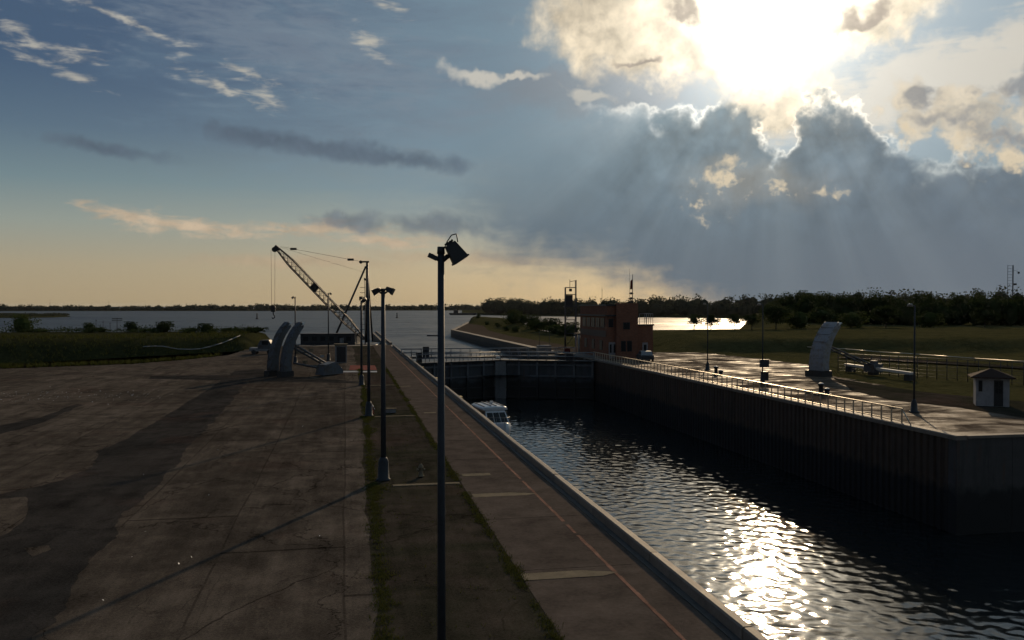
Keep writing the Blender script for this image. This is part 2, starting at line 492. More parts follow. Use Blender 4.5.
def wall_mat(name, col, wetcol, wet_z, rough=.8):
    """concrete / steel with rust streaks and a wet algae band below the high water mark"""
    m = bpy.data.materials.new(name); m.use_nodes = True
    t = m.node_tree; S.tree = t; t.nodes.clear()
    out = t.nodes.new('ShaderNodeOutputMaterial'); b = t.nodes.new('ShaderNodeBsdfPrincipled')
    t.links.new(b.outputs[0], out.inputs[0])
    ge = t.nodes.new('ShaderNodeNewGeometry'); co = ge.outputs['Position']
    sp = t.nodes.new('ShaderNodeSeparateXYZ'); t.links.new(co, sp.inputs[0])
    x, y, z = (S(sp.outputs[i]) for i in range(3))
    drip = snoise(vec3(x * 1.2, y * 1.2, z * .12), 1.5, 6, .65)
    n = snoise(co, 1.2, 6, .65)
    c = smix(sstep(drip, .46, .66) * .6, scol(col), tuple(v * .45 for v in col))
    c = smix(sstep(snoise(vec3(x * .8, y * .8, z * .1), 2.3, 5, .6), .56, .70) * .5, c, (.10, .05, .025))
    c = smix(sstep(z + (n - .5) * .9 + (drip - .5) * 1.2, wet_z + .35, wet_z - .35), c, scol(wetcol))
    c = sscale(c, 1.0 + (n - .5) * .7)
    t.links.new(c, b.inputs['Base Color'])
    b.inputs['Roughness'].default_value = rough
    bn = t.nodes.new('ShaderNodeBump'); bn.inputs['Strength'].default_value = .5; bn.inputs['Distance'].default_value = .02
    t.links.new((n + snoise(co, 12, 4, .6) * .4).s, bn.inputs['Height']); t.links.new(bn.outputs[0], b.inputs['Normal'])
    return m

def grass_mat(name, a, b_, c_, sc_=.12):
    m = bpy.data.materials.new(name); m.use_nodes = True
    t = m.node_tree; S.tree = t; t.nodes.clear()
    out = t.nodes.new('ShaderNodeOutputMaterial'); b = t.nodes.new('ShaderNodeBsdfPrincipled')
    t.links.new(b.outputs[0], out.inputs[0])
    ge = t.nodes.new('ShaderNodeNewGeometry'); co = ge.outputs['Position']
    big = snoise(co, sc_, 6, .65, .6); mid = snoise(co, sc_ * 9, 6, .7); fin = snoise(co, sc_ * 60, 4, .7)
    c = smix(sstep(big * .6 + mid * .4, .36, .56), scol(a), scol(b_))
    c = smix(sstep(mid * .6 + big * .4, .55, .68), c, scol(c_))
    c = sscale(c, 1.0 + (fin - .5) * 1.2 + (mid - .5) * .6)
    t.links.new(c, b.inputs['Base Color']); b.inputs['Roughness'].default_value = .95; b.inputs['Specular IOR Level'].default_value = .0
    bn = t.nodes.new('ShaderNodeBump'); bn.inputs['Strength'].default_value = .9; bn.inputs['Distance'].default_value = .12
    t.links.new((fin + mid * 1.5).s, bn.inputs['Height']); t.links.new(bn.outputs[0], b.inputs['Normal'])
    return m

def leaf_mat(name, a, b_):
    m = bpy.data.materials.new(name); m.use_nodes = True
    t = m.node_tree; S.tree = t; t.nodes.clear()
    out = t.nodes.new('ShaderNodeOutputMaterial')
    ge = t.nodes.new('ShaderNodeNewGeometry'); oi = t.nodes.new('ShaderNodeObjectInfo')
    r = S(ge.outputs['Random Per Island'])
    c = smix(r, scol(a), scol(b_)); c = sscale(c, .75 + S(oi.outputs['Random']) * .5)
    d = t.nodes.new('ShaderNodeBsdfDiffuse'); tr = t.nodes.new('ShaderNodeBsdfTranslucent'); mx = t.nodes.new('ShaderNodeMixShader')
    t.links.new(c, d.inputs[0]); t.links.new(c, tr.inputs[0]); mx.inputs[0].default_value = .25
    t.links.new(d.outputs[0], mx.inputs[1]); t.links.new(tr.outputs[0], mx.inputs[2]); t.links.new(mx.outputs[0], out.inputs[0])
    return m

def water_mat(name, base, scales, strength, dist, rough=.06, stretch=(1, 1, 1), slope=None):
    m = bpy.data.materials.new(name); m.use_nodes = True
    t = m.node_tree; S.tree = t; t.nodes.clear()
    out = t.nodes.new('ShaderNodeOutputMaterial'); b = t.nodes.new('ShaderNodeBsdfPrincipled')
    t.links.new(b.outputs[0], out.inputs[0])
    ge = t.nodes.new('ShaderNodeNewGeometry')
    mp = t.nodes.new('ShaderNodeVectorMath'); mp.operation = 'MULTIPLY'; mp.inputs[1].default_value = stretch
    t.links.new(ge.outputs['Position'], mp.inputs[0])
    h = None
    for s_, a in scales:
        q = snoise(mp.outputs[0], s_, 3, .55, .4) * a
        h = q if h is None else h + q
    bn = t.nodes.new('ShaderNodeBump'); bn.inputs['Strength'].default_value = strength; bn.inputs['Distance'].default_value = dist
    t.links.new(h.s, bn.inputs['Height']); t.links.new(bn.outputs[0], b.inputs['Normal'])
    if slope:      # far water: explicit wave normals, so that the chop does not average out with distance
        v = None
        for s_, a in slope:
            nt = t.nodes.new('ShaderNodeTexNoise'); nt.inputs['Scale'].default_value = s_; nt.inputs['Detail'].default_value = 2
            t.links.new(mp.outputs[0], nt.inputs['Vector'])
            sb = t.nodes.new('ShaderNodeVectorMath'); sb.operation = 'SUBTRACT'; sb.inputs[1].default_value = (.5, .5, .5); t.links.new(nt.outputs['Color'], sb.inputs[0])
            ml = t.nodes.new('ShaderNodeVectorMath'); ml.operation = 'MULTIPLY'; ml.inputs[1].default_value = (a, a, 0); t.links.new(sb.outputs[0], ml.inputs[0])
            if v is None: v = ml.outputs[0]
            else:
                ad = t.nodes.new('ShaderNodeVectorMath'); t.links.new(v, ad.inputs[0]); t.links.new(ml.outputs[0], ad.inputs[1]); v = ad.outputs[0]
        ad = t.nodes.new('ShaderNodeVectorMath'); ad.inputs[1].default_value = (0, 0, 1); t.links.new(v, ad.inputs[0])
        nm = t.nodes.new('ShaderNodeVectorMath'); nm.operation = 'NORMALIZE'; t.links.new(ad.outputs[0], nm.inputs[0])
        t.links.new(nm.outputs[0], b.inputs['Normal'])
    b.inputs['Base Color'].default_value = (*base, 1)
    b.inputs['IOR'].default_value = 1.333
    b.inputs['Roughness'].default_value = rough
    return m

def apron_mat():
    """old concrete apron: brown, stained, with patches worn smooth by traffic that catch the low sun"""
    m = bpy.data.materials.new('deck_concrete'); m.use_nodes = True
    t = m.node_tree; S.tree = t; t.nodes.clear()
    out = t.nodes.new('ShaderNodeOutputMaterial'); b = t.nodes.new('ShaderNodeBsdfPrincipled'); t.links.new(b.outputs[0], out.inputs[0])
    ge = t.nodes.new('ShaderNodeNewGeometry'); co = ge.outputs['Position']; oi = t.nodes.new('ShaderNodeObjectInfo'); rn = S(oi.outputs['Random'])
    sp = t.nodes.new('ShaderNodeSeparateXYZ'); t.links.new(co, sp.inputs[0]); x, y = S(sp.outputs[0]), S(sp.outputs[1])
    a = snoise(co, .22, 6, .68, .5); c_ = snoise(co, 1.6, 6, .7); st = snoise(vec3(x * .25, y * .9, 0.0), .8, 6, .7, .4); fin = snoise(co, 16, 4, .7)
    col = smix(sstep(a * .6 + c_ * .4, .40, .60), scol((.090, .068, .050)), scol((.135, .104, .078)))
    g = (.80 + rn * .40) * (1.0 + (c_ - .5) * 1.2 + (st - .5) * .9 + (fin - .5) * .8)
    t.links.new(sscale(col, g), b.inputs['Base Color'])
    worn = sstep(st * .6 + a * .5 + rn * .10, .55, .76)
    t.links.new((.92 - worn * .42).s, b.inputs['Roughness']); t.links.new((worn * .11).s, b.inputs['Specular IOR Level'])
    bn = t.nodes.new('ShaderNodeBump'); bn.inputs['Strength'].default_value = .6; bn.inputs['Distance'].default_value = .02
    t.links.new((c_ + fin * .5).s, bn.inputs['Height']); t.links.new(bn.outputs[0], b.inputs['Normal'])
    return m

M = {}
M['yard'] = asphalt_mat('yard_asphalt', (.071, .059, .048), (.107, .088, .071), lanes=True)
M['strip'] = asphalt_mat('strip_asphalt', (.034, .033, .022), (.056, .044, .036), .3, .7)
M['tar'] = asphalt_mat('dark_asphalt', (.032, .030, .028), (.046, .041, .037), .2, .5)
M['slab'] = mat('quay_concrete', (.100, .080, .066), .80, .45, .9, .5, 30, spec=0, rand=.16, rrand=.1)
M['deck'] = apron_mat()
M['pale'] = mat('pale_concrete', (.20, .165, .115), .75, .3, 2.0, .4, 30, spec=0, rand=.2)
M['coping'] = mat('coping_concrete', (.20, .165, .135), .6, .35, 1.3, .5, 18, spec=.12, rand=.18)
M['line'] = mat('orange_paint', (.25, .145, .105), .8, .55, 1.4, spec=0)
M['pile'] = wall_mat('sheet_pile_steel', (.074, .048, .033), (.016, .014, .013), -3.0)
M['lockwall'] = wall_mat('lock_concrete', (.072, .064, .060), (.016, .015, .014), -3.0)
M['guide'] = wall_mat('guide_wall_concrete', (.09, .075, .06), (.02, .018, .016), -1.0)
M['gate'] = wall_mat('gate_steel', (.055, .062, .070), (.015, .015, .015), -3.0, .6)
M['gate_rib'] = wall_mat('gate_rib_steel', (.115, .125, .140), (.02, .02, .02), -2.6, .6)
M['steel'] = mat('galvanised_steel', (.20, .21, .22), .5, .25, 4.0, metal=.4)
M['dark_steel'] = mat('dark_steel', (.035, .036, .040), .55, .3, 4.0, metal=.2)
M['rail'] = mat('rail_steel', (.48, .42, .33), .38, .25, 4.0, metal=.85)
M['pole'] = mat('pole_paint', (.034, .039, .046), .55, .3, 3.0, spec=.2)
M['black'] = mat('black_paint', (.018, .018, .02), .5, .25, 5.0)
M['glass'] = mat('lamp_glass', (.20, .18, .15), .2, .1, 3.0)
M['window'] = mat('window_glass', (.012, .014, .016), .35, .1, 2.0, spec=.25)
M['brick'] = None
M['white'] = mat('white_paint', (.29, .29, .30), .55, .25, 3.0, spec=.2)
M['arrest'] = mat('grey_blue_paint', (.105, .115, .130), .5, .35, 1.6, spec=.15, col2=(.070, .058, .050), bump=.3)
M['arrest_pale'] = mat('pale_grey_paint', (.30, .31, .33), .5, .3, 1.6, spec=.12, col2=(.20, .175, .155), bump=.3)
M['boom'] = mat('glossy_white_paint', (.55, .53, .48), .32, .12, 2.0)
M['roof'] = mat('brown_roof', (.050, .034, .028), .9, .3, 5.0, spec=.05)
M['red'] = mat('red_paint', (.16, .040, .032), .8, .4, 3.0, spec=.02)
M['yellow'] = mat('yellow_paint', (.42, .27, .06), .6, .25, 4.0)
M['wood'] = mat('bark', (.045, .034, .026), .9, .3, 6.0)
M['leaf'] = leaf_mat('leaf', (.028, .042, .016), (.055, .068, .026))
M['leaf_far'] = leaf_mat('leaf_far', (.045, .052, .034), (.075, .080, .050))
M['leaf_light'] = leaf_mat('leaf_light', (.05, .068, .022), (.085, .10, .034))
M['grass'] = grass_mat('field_grass', (.045, .044, .019), (.072, .066, .028), (.092, .078, .038))
M['bankgrass'] = grass_mat('rough_grass', (.026, .027, .013), (.040, .040, .017), (.058, .052, .024))
M['path'] = mat('path_gravel', (.085, .066, .050), .9, .3, .4, .6, 10, spec=0)
M['weed'] = leaf_mat('weed_blade', (.050, .058, .015), (.105, .104, .030))
M['hull'] = mat('boat_gelcoat', (.62, .64, .66), .3, .06, 2.0)
M['canvas'] = mat('navy_canvas', (.02, .026, .045), .8, .2, 4.0)
M['rope'] = mat('wire_rope', (.03, .028, .026), .6, .2, 8.0)
M['chip'] = mat('pale_white', (.75, .74, .70), .5, .1, 8.0)
M['river'] = water_mat('river_water', (.012, .018, .022), [(.10, 1.0)], 1.0, .2, .44, (.6, 1, 1), slope=[(.012, .30), (.06, .30), (.35, .4)])
M['lock_water'] = water_mat('lock_water', (.010, .013, .014), [(9.0, .6), (22.0, .25)], .3, .012, .06)

# ------------------------------------------------------------------ the setting: water
WATER_Z, RIVER_Z = -5.5, -2.2
LW, RW = 9.0, 34.0            # faces of the two chamber walls
GATE_Y = 116.0

def grid_mesh(name, xs, ys, zfun, m):
    X, Y = np.meshgrid(xs, ys); Z = zfun(X, Y)
    nx, ny = len(xs), len(ys)
    v = np.stack([X.ravel(), Y.ravel(), Z.ravel()], 1)
    i = (np.arange(ny - 1)[:, None] * nx + np.arange(nx - 1)[None, :]).ravel()
    f = np.stack([i, i + 1, i + nx + 1, i + nx], 1)
    me = bpy.data.meshes.new(name)
    me.vertices.add(len(v)); me.vertices.foreach_set('co', v.ravel().astype(np.float32))
    me.loops.add(len(f) * 4); me.loops.foreach_set('vertex_index', f.ravel().astype(np.int32))
    me.polygons.add(len(f)); me.polygons.foreach_set('loop_start', np.arange(0, len(f) * 4, 4, dtype=np.int32))
    me.polygons.foreach_set('use_smooth', np.ones(len(f), dtype=bool))
    me.update(calc_edges=True)
    me.materials.append(m)
    o = bpy.data.objects.new(name, me); COL.objects.link(o)
    return o

def wave_fun(seed, n, lmin, lmax, slope, main=None, spread=9):
    g = np.random.default_rng(seed)
    L = np.exp(g.uniform(np.log(lmin), np.log(lmax), n)); k = 2 * np.pi / L
    th = g.uniform(0, 2 * np.pi, n) if main is None else g.normal(main, spread, n)
    ph = g.uniform(0, 2 * np.pi, n); a = slope * np.sqrt(2 / n) / k
    def f(X, Y):
        Z = np.zeros_like(X, dtype=float)
        for i in range(n): Z += a[i] * np.sin(k[i] * (X * math.cos(th[i]) + Y * math.sin(th[i])) + ph[i])
        return Z
    return f
_wv = wave_fun(3, 120, .24, 1.5, .085, R(90 - 25), 1.25)
_calm = lambda X, Y: WATER_Z + _wv(X, Y) * (.72 + .55 * sm(.5 + hnoise(X, Y, 3.5, 31) * .6))     # gusts and calmer patches
def sm(t): t = np.clip(t, 0, 1); return t * t * (3 - 2 * t)
def hnoise(X, Y, s, seed):
    g = np.random.default_rng(seed); Z = 0
    for k in range(10):
        th = g.uniform(0, 6.28); q = s * g.uniform(.5, 2.5)
        Z = Z + np.sin((X * math.cos(th) + Y * math.sin(th)) / q + g.uniform(0, 6.28))
    return Z / 4.0
structure(grid_mesh('lock_water', np.arange(LW - .1, 36.05, .12), np.arange(8, GATE_Y + 8, .12), _calm, M['lock_water']))
structure(grid_mesh('lock_water', np.arange(36.0, 92, .35), np.arange(-30, 44.4, .35), _calm, M['lock_water']))
structure(grid_mesh('lock_water', np.arange(LW - .1, 36.3, .3), np.arange(-30, 8.1, .3), _calm, M['lock_water']))

rv = MB(); ry = GATE_Y + 3
rv.add([(-15000, ry, RIVER_Z), (15000, ry, RIVER_Z), (15000, 15000, RIVER_Z), (-15000, 15000, RIVER_Z)], [(0, 1, 2, 3)])
structure(rv.build('river', M['river']))

# ------------------------------------------------------------------ the setting: left bank
def sm(t): t = np.clip(t, 0, 1); return t * t * (3 - 2 * t)
def hnoise(X, Y, s, seed):
    g = np.random.default_rng(seed); Z = 0
    for k in range(10):
        th = g.uniform(0, 6.28); q = s * g.uniform(.5, 2.5)
        Z = Z + np.sin((X * math.cos(th) + Y * math.sin(th)) / q + g.uniform(0, 6.28))
    return Z / 4.0
def left_edge(X):             # where the asphalt stops and the rough grass begins
    return np.interp(X, [-160, -60, -40, -27, -22, -17.5, -16.2], [100, 109, 113.5, 119.5, 127, 138, 168])
def h_left(X, Y):
    s = Y - left_edge(X)
    yl = Y + hnoise(X, Y, 14, 6) * 1.2
    z = -.06 - 1.7 * sm((s - 3) / 16) + 3.7 * sm((yl - np.interp(X, [-420, -60, -20], [142, 146, 152])) / 12) - 6.0 * sm((yl - 196) / 14)
    z = z + hnoise(X, Y, 6, 5) * .12 * sm(s / 15)
    side = sm((X + 17.5 + hnoise(Y, X, 9, 3) * 1.0) / 5.0)          # drops to the water beside the quay
    return np.where(s < 0, -.30, z * (1 - side) - 3.2 * side)
structure(grid_mesh('grass_bank', np.concatenate([np.arange(-420, -80, 8.0), np.arange(-80, -11, 1.5)]), np.arange(92, 290, 2.0), h_left, M['bankgrass']))

def sheet(name, pts, m, z=0.0, sub=0):
    """flat sheet with a wavering outline"""
    q = []
    n = len(pts)
    for i in range(n):
        a, b = Vector((pts[i][0], pts[i][1], 0)), Vector((pts[(i + 1) % n][0], pts[(i + 1) % n][1], 0))
        k = max(1, int((b - a).length / sub)) if sub else 1
        for j in range(k):
            p = a.lerp(b, j / k)
            if sub:
                w = mnoise.noise_vector(p * .35) * .35 + mnoise.noise_vector(p * 1.6) * .16 + mnoise.noise_vector(p * 5.0) * .07
                p = p + Vector((w.x, w.y, 0))
            q.append((p.x, p.y, z))
    bm = bmesh.new(); vs = [bm.verts.new(p) for p in q]; f = bm.faces.new(vs)
    if f.normal.z < 0: f.normal_flip()
    bmesh.ops.triangulate(bm, faces=bm.faces[:])
    me = bpy.data.meshes.new(name); bm.to_mesh(me); bm.free(); me.materials.append(m)
    o = bpy.data.objects.new(name, me); COL.objects.link(o); return o

xe = [-160, -120, -90, -60, -50, -40, -33, -27, -22, -19, -17.5, -16.2]
yard_pts = [(-160, -60), (.9, -60)] + [(.9 if False else 1.0 + .0, -20), (.62, 18), (1.45, 78), (1.45, 166)] + [(x, float(left_edge(x))) for x in reversed(xe)]
structure(sheet('yard_asphalt', yard_pts, M['yard'], 0.0, 2.0))
structure(sheet('quay_strip', [(-.6, -60), (5.2, -60), (5.2, 10), (5.4, 88), (5.4, 166), (.6, 166), (.6, 78), (-.4, 18)], M['strip'], -.004, 0))
base = MB(); base.bb(-15.2, LW, 100, 170, -6, -.03); structure(base.build('quay_foundation', M['guide']))
base = MB(); base.bb(-900, LW - .02, -400, 99.5, -8, -.31); structure(base.build('ground', M['bankgrass']))

# dark re-laid band that winds over the yard (a patch with its own outline)
dk = [(236, 371), (210, 388), (150, 425), (113, 446), (99, 451), (93, 466), (60, 481), (0, 494), (-60, 505), (-60, 650), (20, 650),
      (75, 582), (118, 524), (150, 490), (166, 473), (192, 445), (228, 405), (247, 382), (272, 372), (262, 369)]
structure(sheet('asphalt_patch', [G(*p) for p in dk], M['tar'], .004, .22))
structure(sheet('asphalt_patch', [G(*p) for p in [(-40, 432), (0, 426), (40, 417), (76, 404), (82, 405), (44, 422), (0, 434), (-40, 441)]], M['tar'], .004, .8))
structure(sheet('asphalt_patch', [G(*p) for p in [(0, 499), (22, 497), (34, 505), (12, 528), (-30, 560), (-30, 505)]], M['yard'], .008, .6))
structure(sheet('asphalt_patch', [G(*p) for p in [(27, 549), (46, 545), (50, 550), (34, 556)]], M['yard'], .008, .4))
structure(sheet('asphalt_patch', [G(*p) for p in [(150, 376), (262, 375), (362, 381.5), (362, 383.5), (250, 381), (150, 379)]], M['tar'], .008, .8))
rp = MB(); a = G(349, 369.5); rp.add([G(349, 370, .010), G(377, 370, .010), G(375, 365.3, .010), G(350, 365.3, .010)], [(0, 1, 2, 3)])
structure(rp.build('red_paving', M['red']))
rp = MB(); rp.add([G(341, 372.2, .010), G(377, 372.2, .010), G(377, 370.9, .010), G(342, 370.9, .010)], [(0, 1, 2, 3)])
structure(rp.build('painted_line', M['white']))

# quay deck beside the chamber: one slab after another
deck = structure(bpy.data.objects.new('quay_deck', None)); COL.objects.link(deck)
y = -18.0; k = 0
slab_mesh = {}
while y < 164:
    L = 6.0
    x0, x1 = 4.72 + .003 * (y if y > 0 else 0), 8.69
    b = MB(); b.bb(x0 + .012, x1 - .012, y + .012, y + L - .012, -.30, .004 + (k % 3) * .0025)
    b.build('slab', M['slab'], deck); y += L; k += 1
for px0, px1, py in ((516, 624, 578), (473, 540, 496), (462, 491, 475.5), (424, 436, 413), (399, 411, 386.5)):
    a, b_ = G(px0, py), G(px1, py); w = .18 if py < 490 else .30
    p = MB(); x0, x1 = max(a.x, 4.8), min(b_.x, 8.5)
    if py > 490: p.add([(x0, a.y - w, .016), (x1 - .5, a.y - w, .016), (x1, a.y - .05, .016), (x1 - 1.0, a.y + w, .016), (x0, a.y + w, .016)], [(0, 1, 2, 3, 4)])
    else: p.bb(x0, x1, a.y - w * 1.6, a.y + w * 1.6, -.1, .018)
    p.build('hatch_plate' if py < 490 else 'concrete_patch', M['pale'], deck)
ln = MB(); yy = -18.0
while yy < 150:                # worn stripe: ragged width, missing flakes
    seg = rnd.uniform(.15, .45); w0 = rnd.uniform(.045, .066); xm = 7.46 + rnd.uniform(-.008, .008)
    if rnd.random() > .05: ln.add([(xm - w0, yy, .0125), (xm + w0, yy, .0125), (xm + w0 * rnd.uniform(.8, 1.1), yy + seg, .0125), (xm - w0, yy + seg, .0125)], [(0, 1, 2, 3)])
    yy += seg
ln.build('painted_line', M['line'], deck)
# cross strips of pale concrete that run from the lamp posts to the deck
for yy in (36.4, 59.4, 82.8):
    p = MB(); p.bb(1.95, 4.75, yy - .17, yy + .17, -.1, .03); structure(p.build('concrete_strip', M['pale']))

# left chamber wall: concrete body and coping in lengths
wall = thing('lock_wall', 'long concrete lock wall with raised coping beside the near quay', 'wall', (0, 0, 0))
b = MB(); b.bb(LW - .5, LW, -30, 165, -8, .03); b.build('wall_body', M['lockwall'], wall)
cm = MB(); prof = [(8.70, .0), (8.71, .24), (8.75, .29), (8.94, .29), (9.00, .25), (9.02, -.05)]
cm.loft([[(px, yy, pz) for px, pz in prof] for yy in (.02, 5.98)], smooth=False)
cme = cm.mesh('coping', M['coping'])
for i in range(32):
    o = bpy.data.objects.new('coping', cme); COL.objects.link(o); o.parent = wall
    o.location = (rnd.uniform(-.012, .012), -30 + i * 6, rnd.uniform(-.014, .014) + .03)
for yy in (69.5, 88, 104):     # fender timbers fixed on the wall
    p = MB(); p.bb(9.03, 9.28, yy - .5, yy + .5, -1.5, .22); p.build('fender', M['yellow'], wall)

# ------------------------------------------------------------------ the setting: right bank
wall = thing('lock_wall', 'tall dark sheet pile lock wall on the far side of the chamber', 'wall', (0, 0, 0))
b = MB(); b.bb(RW + .38, RW + 1.1, 44.3, 131, -8, -.02); b.build('wall_body', M['lockwall'], wall)
pm = MB(); pf = [(.14, 0), (.13, .12), (.03, .20), (.03, .44), (.13, .52), (.14, .62)]
pm.loft([[(px, py, z) for px, py in pf] + [(.40, .62, z), (.40, 0, z)] for z in (-8.0, -.11)], smooth=False)
pme = pm.mesh('sheet_pile', M['pile'])
i = 0
while 44.0 + i * .62 < 131:
    o = bpy.data.objects.new('sheet_pile', pme); COL.objects.link(o); o.parent = wall
    o.location = (RW + rnd.uniform(-.012, .012), 44.0 + i * .62, 0); i += 1
cm = MB(); prof = [(RW - .06, -.10), (RW - .06, .11), (RW, .16), (RW + .60, .16), (RW + .66, .10), (RW + .66, -.10)]
cm.loft([[(px, yy, pz) for px, pz in prof] for yy in (.015, 5.985)], smooth=False)
cme = cm.mesh('coping', M['coping'])
for i in range(15):
    o = bpy.data.objects.new('coping', cme); COL.objects.link(o); o.parent = wall
    o.location = (rnd.uniform(-.006, .006), 43.4 + i * 6, rnd.uniform(-.005, .005))
wall = thing('return_wall', 'pale concrete wall that turns away at the near corner of the far bank', 'wall', (0, 0, 0))
for i in range(9):
    x0 = RW + .02 + i * 3.6
    b = MB(); b.bb(x0 + .01, x0 + 3.59, 43.42, 44.15, -8, -.02 + rnd.uniform(-.004, .004)); b.build('panel', M['lockwall'], wall)
b = MB(); b.bb(RW + .68, 90, 43.34, 43.9, -.018, .14); b.build('coping', M['coping'], wall)

def h_right(X, Y):
    d = Y * .982 + X * .189
    berm = 2.2 * sm((d - 138 + hnoise(X, Y, 16, 12) * 1.5) / 7.5) * sm((X - 50) / 12)
    fall_at = np.interp(X - .505 * Y, [-70, -20, -4, 6], [184, 192, 204, 5000])
    z = -.06 + berm + hnoise(X, Y, 9, 8) * .10 * sm((X - 54) / 6)
    # peninsula left of its bushy edge stays up to the tip
    edge = np.interp(Y, [200, 250, 400, 470], [58, 60, 76, 72])
    pen = sm((edge - X) / 5)
    tip = sm((462 - Y) / 10) * sm((X - np.interp(Y, [270, 460], [33.3, 67])) / 1.2 + .2)
    keep = np.maximum(1 - sm((d - fall_at) / 16), pen * np.where(Y > 262, tip, 1))
    return z * keep - 4.0 * (1 - keep)
xs = np.concatenate([np.arange(34.66, 80, 1.5), np.arange(80, 700, 8.0)])
structure(grid_mesh('grass_field', xs, np.concatenate([np.arange(43.9, 270, 2.0), np.arange(270, 700, 6.0)]), h_right, M['grass']))

structure(sheet('gravel_path', [(33.95, 132.5), (41, 132.5), (41, 160), (40.5, 215), (43, 262), (60, 385), (70, 452), (67, 455), (36, 285), (33.95, 262)], M['path'], .05, 2.0))
# concrete apron of the far bank, slab by slab
apron = structure(bpy.data.objects.new('apron', None)); COL.objects.link(apron)
def apron_w(yy): return float(np.interp(yy, [45, 60, 75, 90, 100, 112, 135], [47.5, 48.0, 50, 52, 58, 58, 56]))
for j in range(15):
    y0 = 43.92 + j * 6; xe_ = apron_w(y0 + 3)
    ncol = max(2, int((xe_ - 34.68) / 5.2))
    for i in range(ncol):
        xa, xb = 34.68 + (xe_ - 34.68) * i / ncol, 34.68 + (xe_ - 34.68) * (i + 1) / ncol
        b = MB(); b.bb(xa + .012, xb - .012, y0 + .012, y0 + 5.988, -.3, rnd.uniform(-.004, .004)); b.build('slab', M['deck'], apron)
road = [G(600, 352.5), G(690, 353), G(800, 353), G(1024, 349.5), G(1200, 349.5), G(1200, 351), G(1024, 351), G(800, 355.5), G(690, 357), G(600, 358)]
# worn earth track between the apron and the grass
structure(sheet('dirt_track', [G(835, 378, .0), G(880, 386), G(940, 394), G(1060, 405), G(1060, 424), G(960, 408), G(890, 400), G(850, 390)], M['strip'], .03, 1.0))

# guide wall beyond the gates
wall = thing('guide_wall', 'dark guide wall edging the grassy point beyond the lock gates', 'wall', (0, 0, 0))
pts = [(33.3, 131), (33.2, 270), (68, 462)]
for (x0, y0), (x1, y1) in zip(pts, pts[1:]):
    a, b_ = Vector((x0, y0, 0)), Vector((x1, y1, 0)); n = int((b_ - a).length / 8); d = (b_ - a) / n; ang = math.atan2(d.y, d.x)
    for i in range(n):
        c = a + d * (i + .5)
        p = MB(); p.box((c.x, c.y, -3.1), (d.length - .04, 1.3, 6.3), rz=ang); p.build('panel', M['guide'], wall)
        p = MB(); p.box((c.x, c.y, .06 + .001 * i), (d.length - .02, 1.44, .12), rz=ang); p.build('coping', M['guide'], wall)
wall = thing('approach_wall', 'narrow approach wall running out from the near quay past the gates', 'wall', (0, 0, 0))
for i in range(10):
    p = MB(); p.bb(7.6, LW, 170.2 + i * 8, 178.15 + i * 8, -6, .02 + .002 * i); p.build('panel', M['guide'], wall)
    p = MB(); p.bb(8.6, LW + .04, 170.2 + i * 8, 178.17 + i * 8, .022 + .002 * i, .40); p.build('coping', M['coping'], wall)

# ------------------------------------------------------------------ far shores
def shore(name, pts, w, z):
    a = MB(); n = len(pts)
    vs = []
    for i, (x, yy) in enumerate(pts):
        p = Vector((x, yy, 0)); dirn = p.normalized()
        vs += [(x, yy, RIVER_Z - .3), tuple((p + dirn * 5)[:2]) + (RIVER_Z + z,), tuple((p + dirn * w)[:2]) + (RIVER_Z + z + 1,)]
    fs = []
    for i in range(n - 1):
        fs += [(3 * i, 3 * i + 3, 3 * i + 4, 3 * i + 1), (3 * i + 1, 3 * i + 4, 3 * i + 5, 3 * i + 2)]
    a.add(vs, fs); return structure(a.build(name, M['bankgrass']))
def PD(px, d):      # plan position of a far thing: picture column and distance along the axis
    xc = (px - 512) / FPX * d
    return (xc * math.cos(R(YAW)) + d * math.sin(R(YAW)), d * math.cos(R(YAW)) - xc * math.sin(R(YAW)))
far_line = [(-700, 1500), (-300, 1580), (0, 1640), (150, 1700), (258, 1690), (300, 1760), (400, 1850), (500, 1900), (640, 1900)]
mid_line = [(462, 1000), (482, 960), (520, 880), (600, 780), (700, 720), (780, 640), (860, 560), (980, 520), (1500, 520)]
shore('far_shore', [PD(*p) for p in far_line], 600, 1.2)
shore('wooded_shore', [PD(*p) for p in mid_line], 500, 1.6)
isl = [(-200, 700), (-60, 690), (20, 700), (55, 730), (72, 790), (60, 900), (20, 1000), (-60, 1050), (-200, 1050)]
im = MB(); c = [PD(*p) for p in isl]; n = len(c)
cx, cy = sum(p[0] for p in c) / n, sum(p[1] for p in c) / n
ring = lambda k, z: [(cx + (p[0] - cx) * k, cy + (p[1] - cy) * k, RIVER_Z + z) for p in c]
im.add(ring(1, -.4) + ring(.97, .9) + ring(.8, 2.0), [(i + r * n, (i + 1) % n + r * n, (i + 1) % n + (r + 1) * n, i + (r + 1) * n) for r in range(2) for i in range(n)] + [tuple(range(2 * n, 3 * n))])
structure(im.build('island', M['bankgrass']))

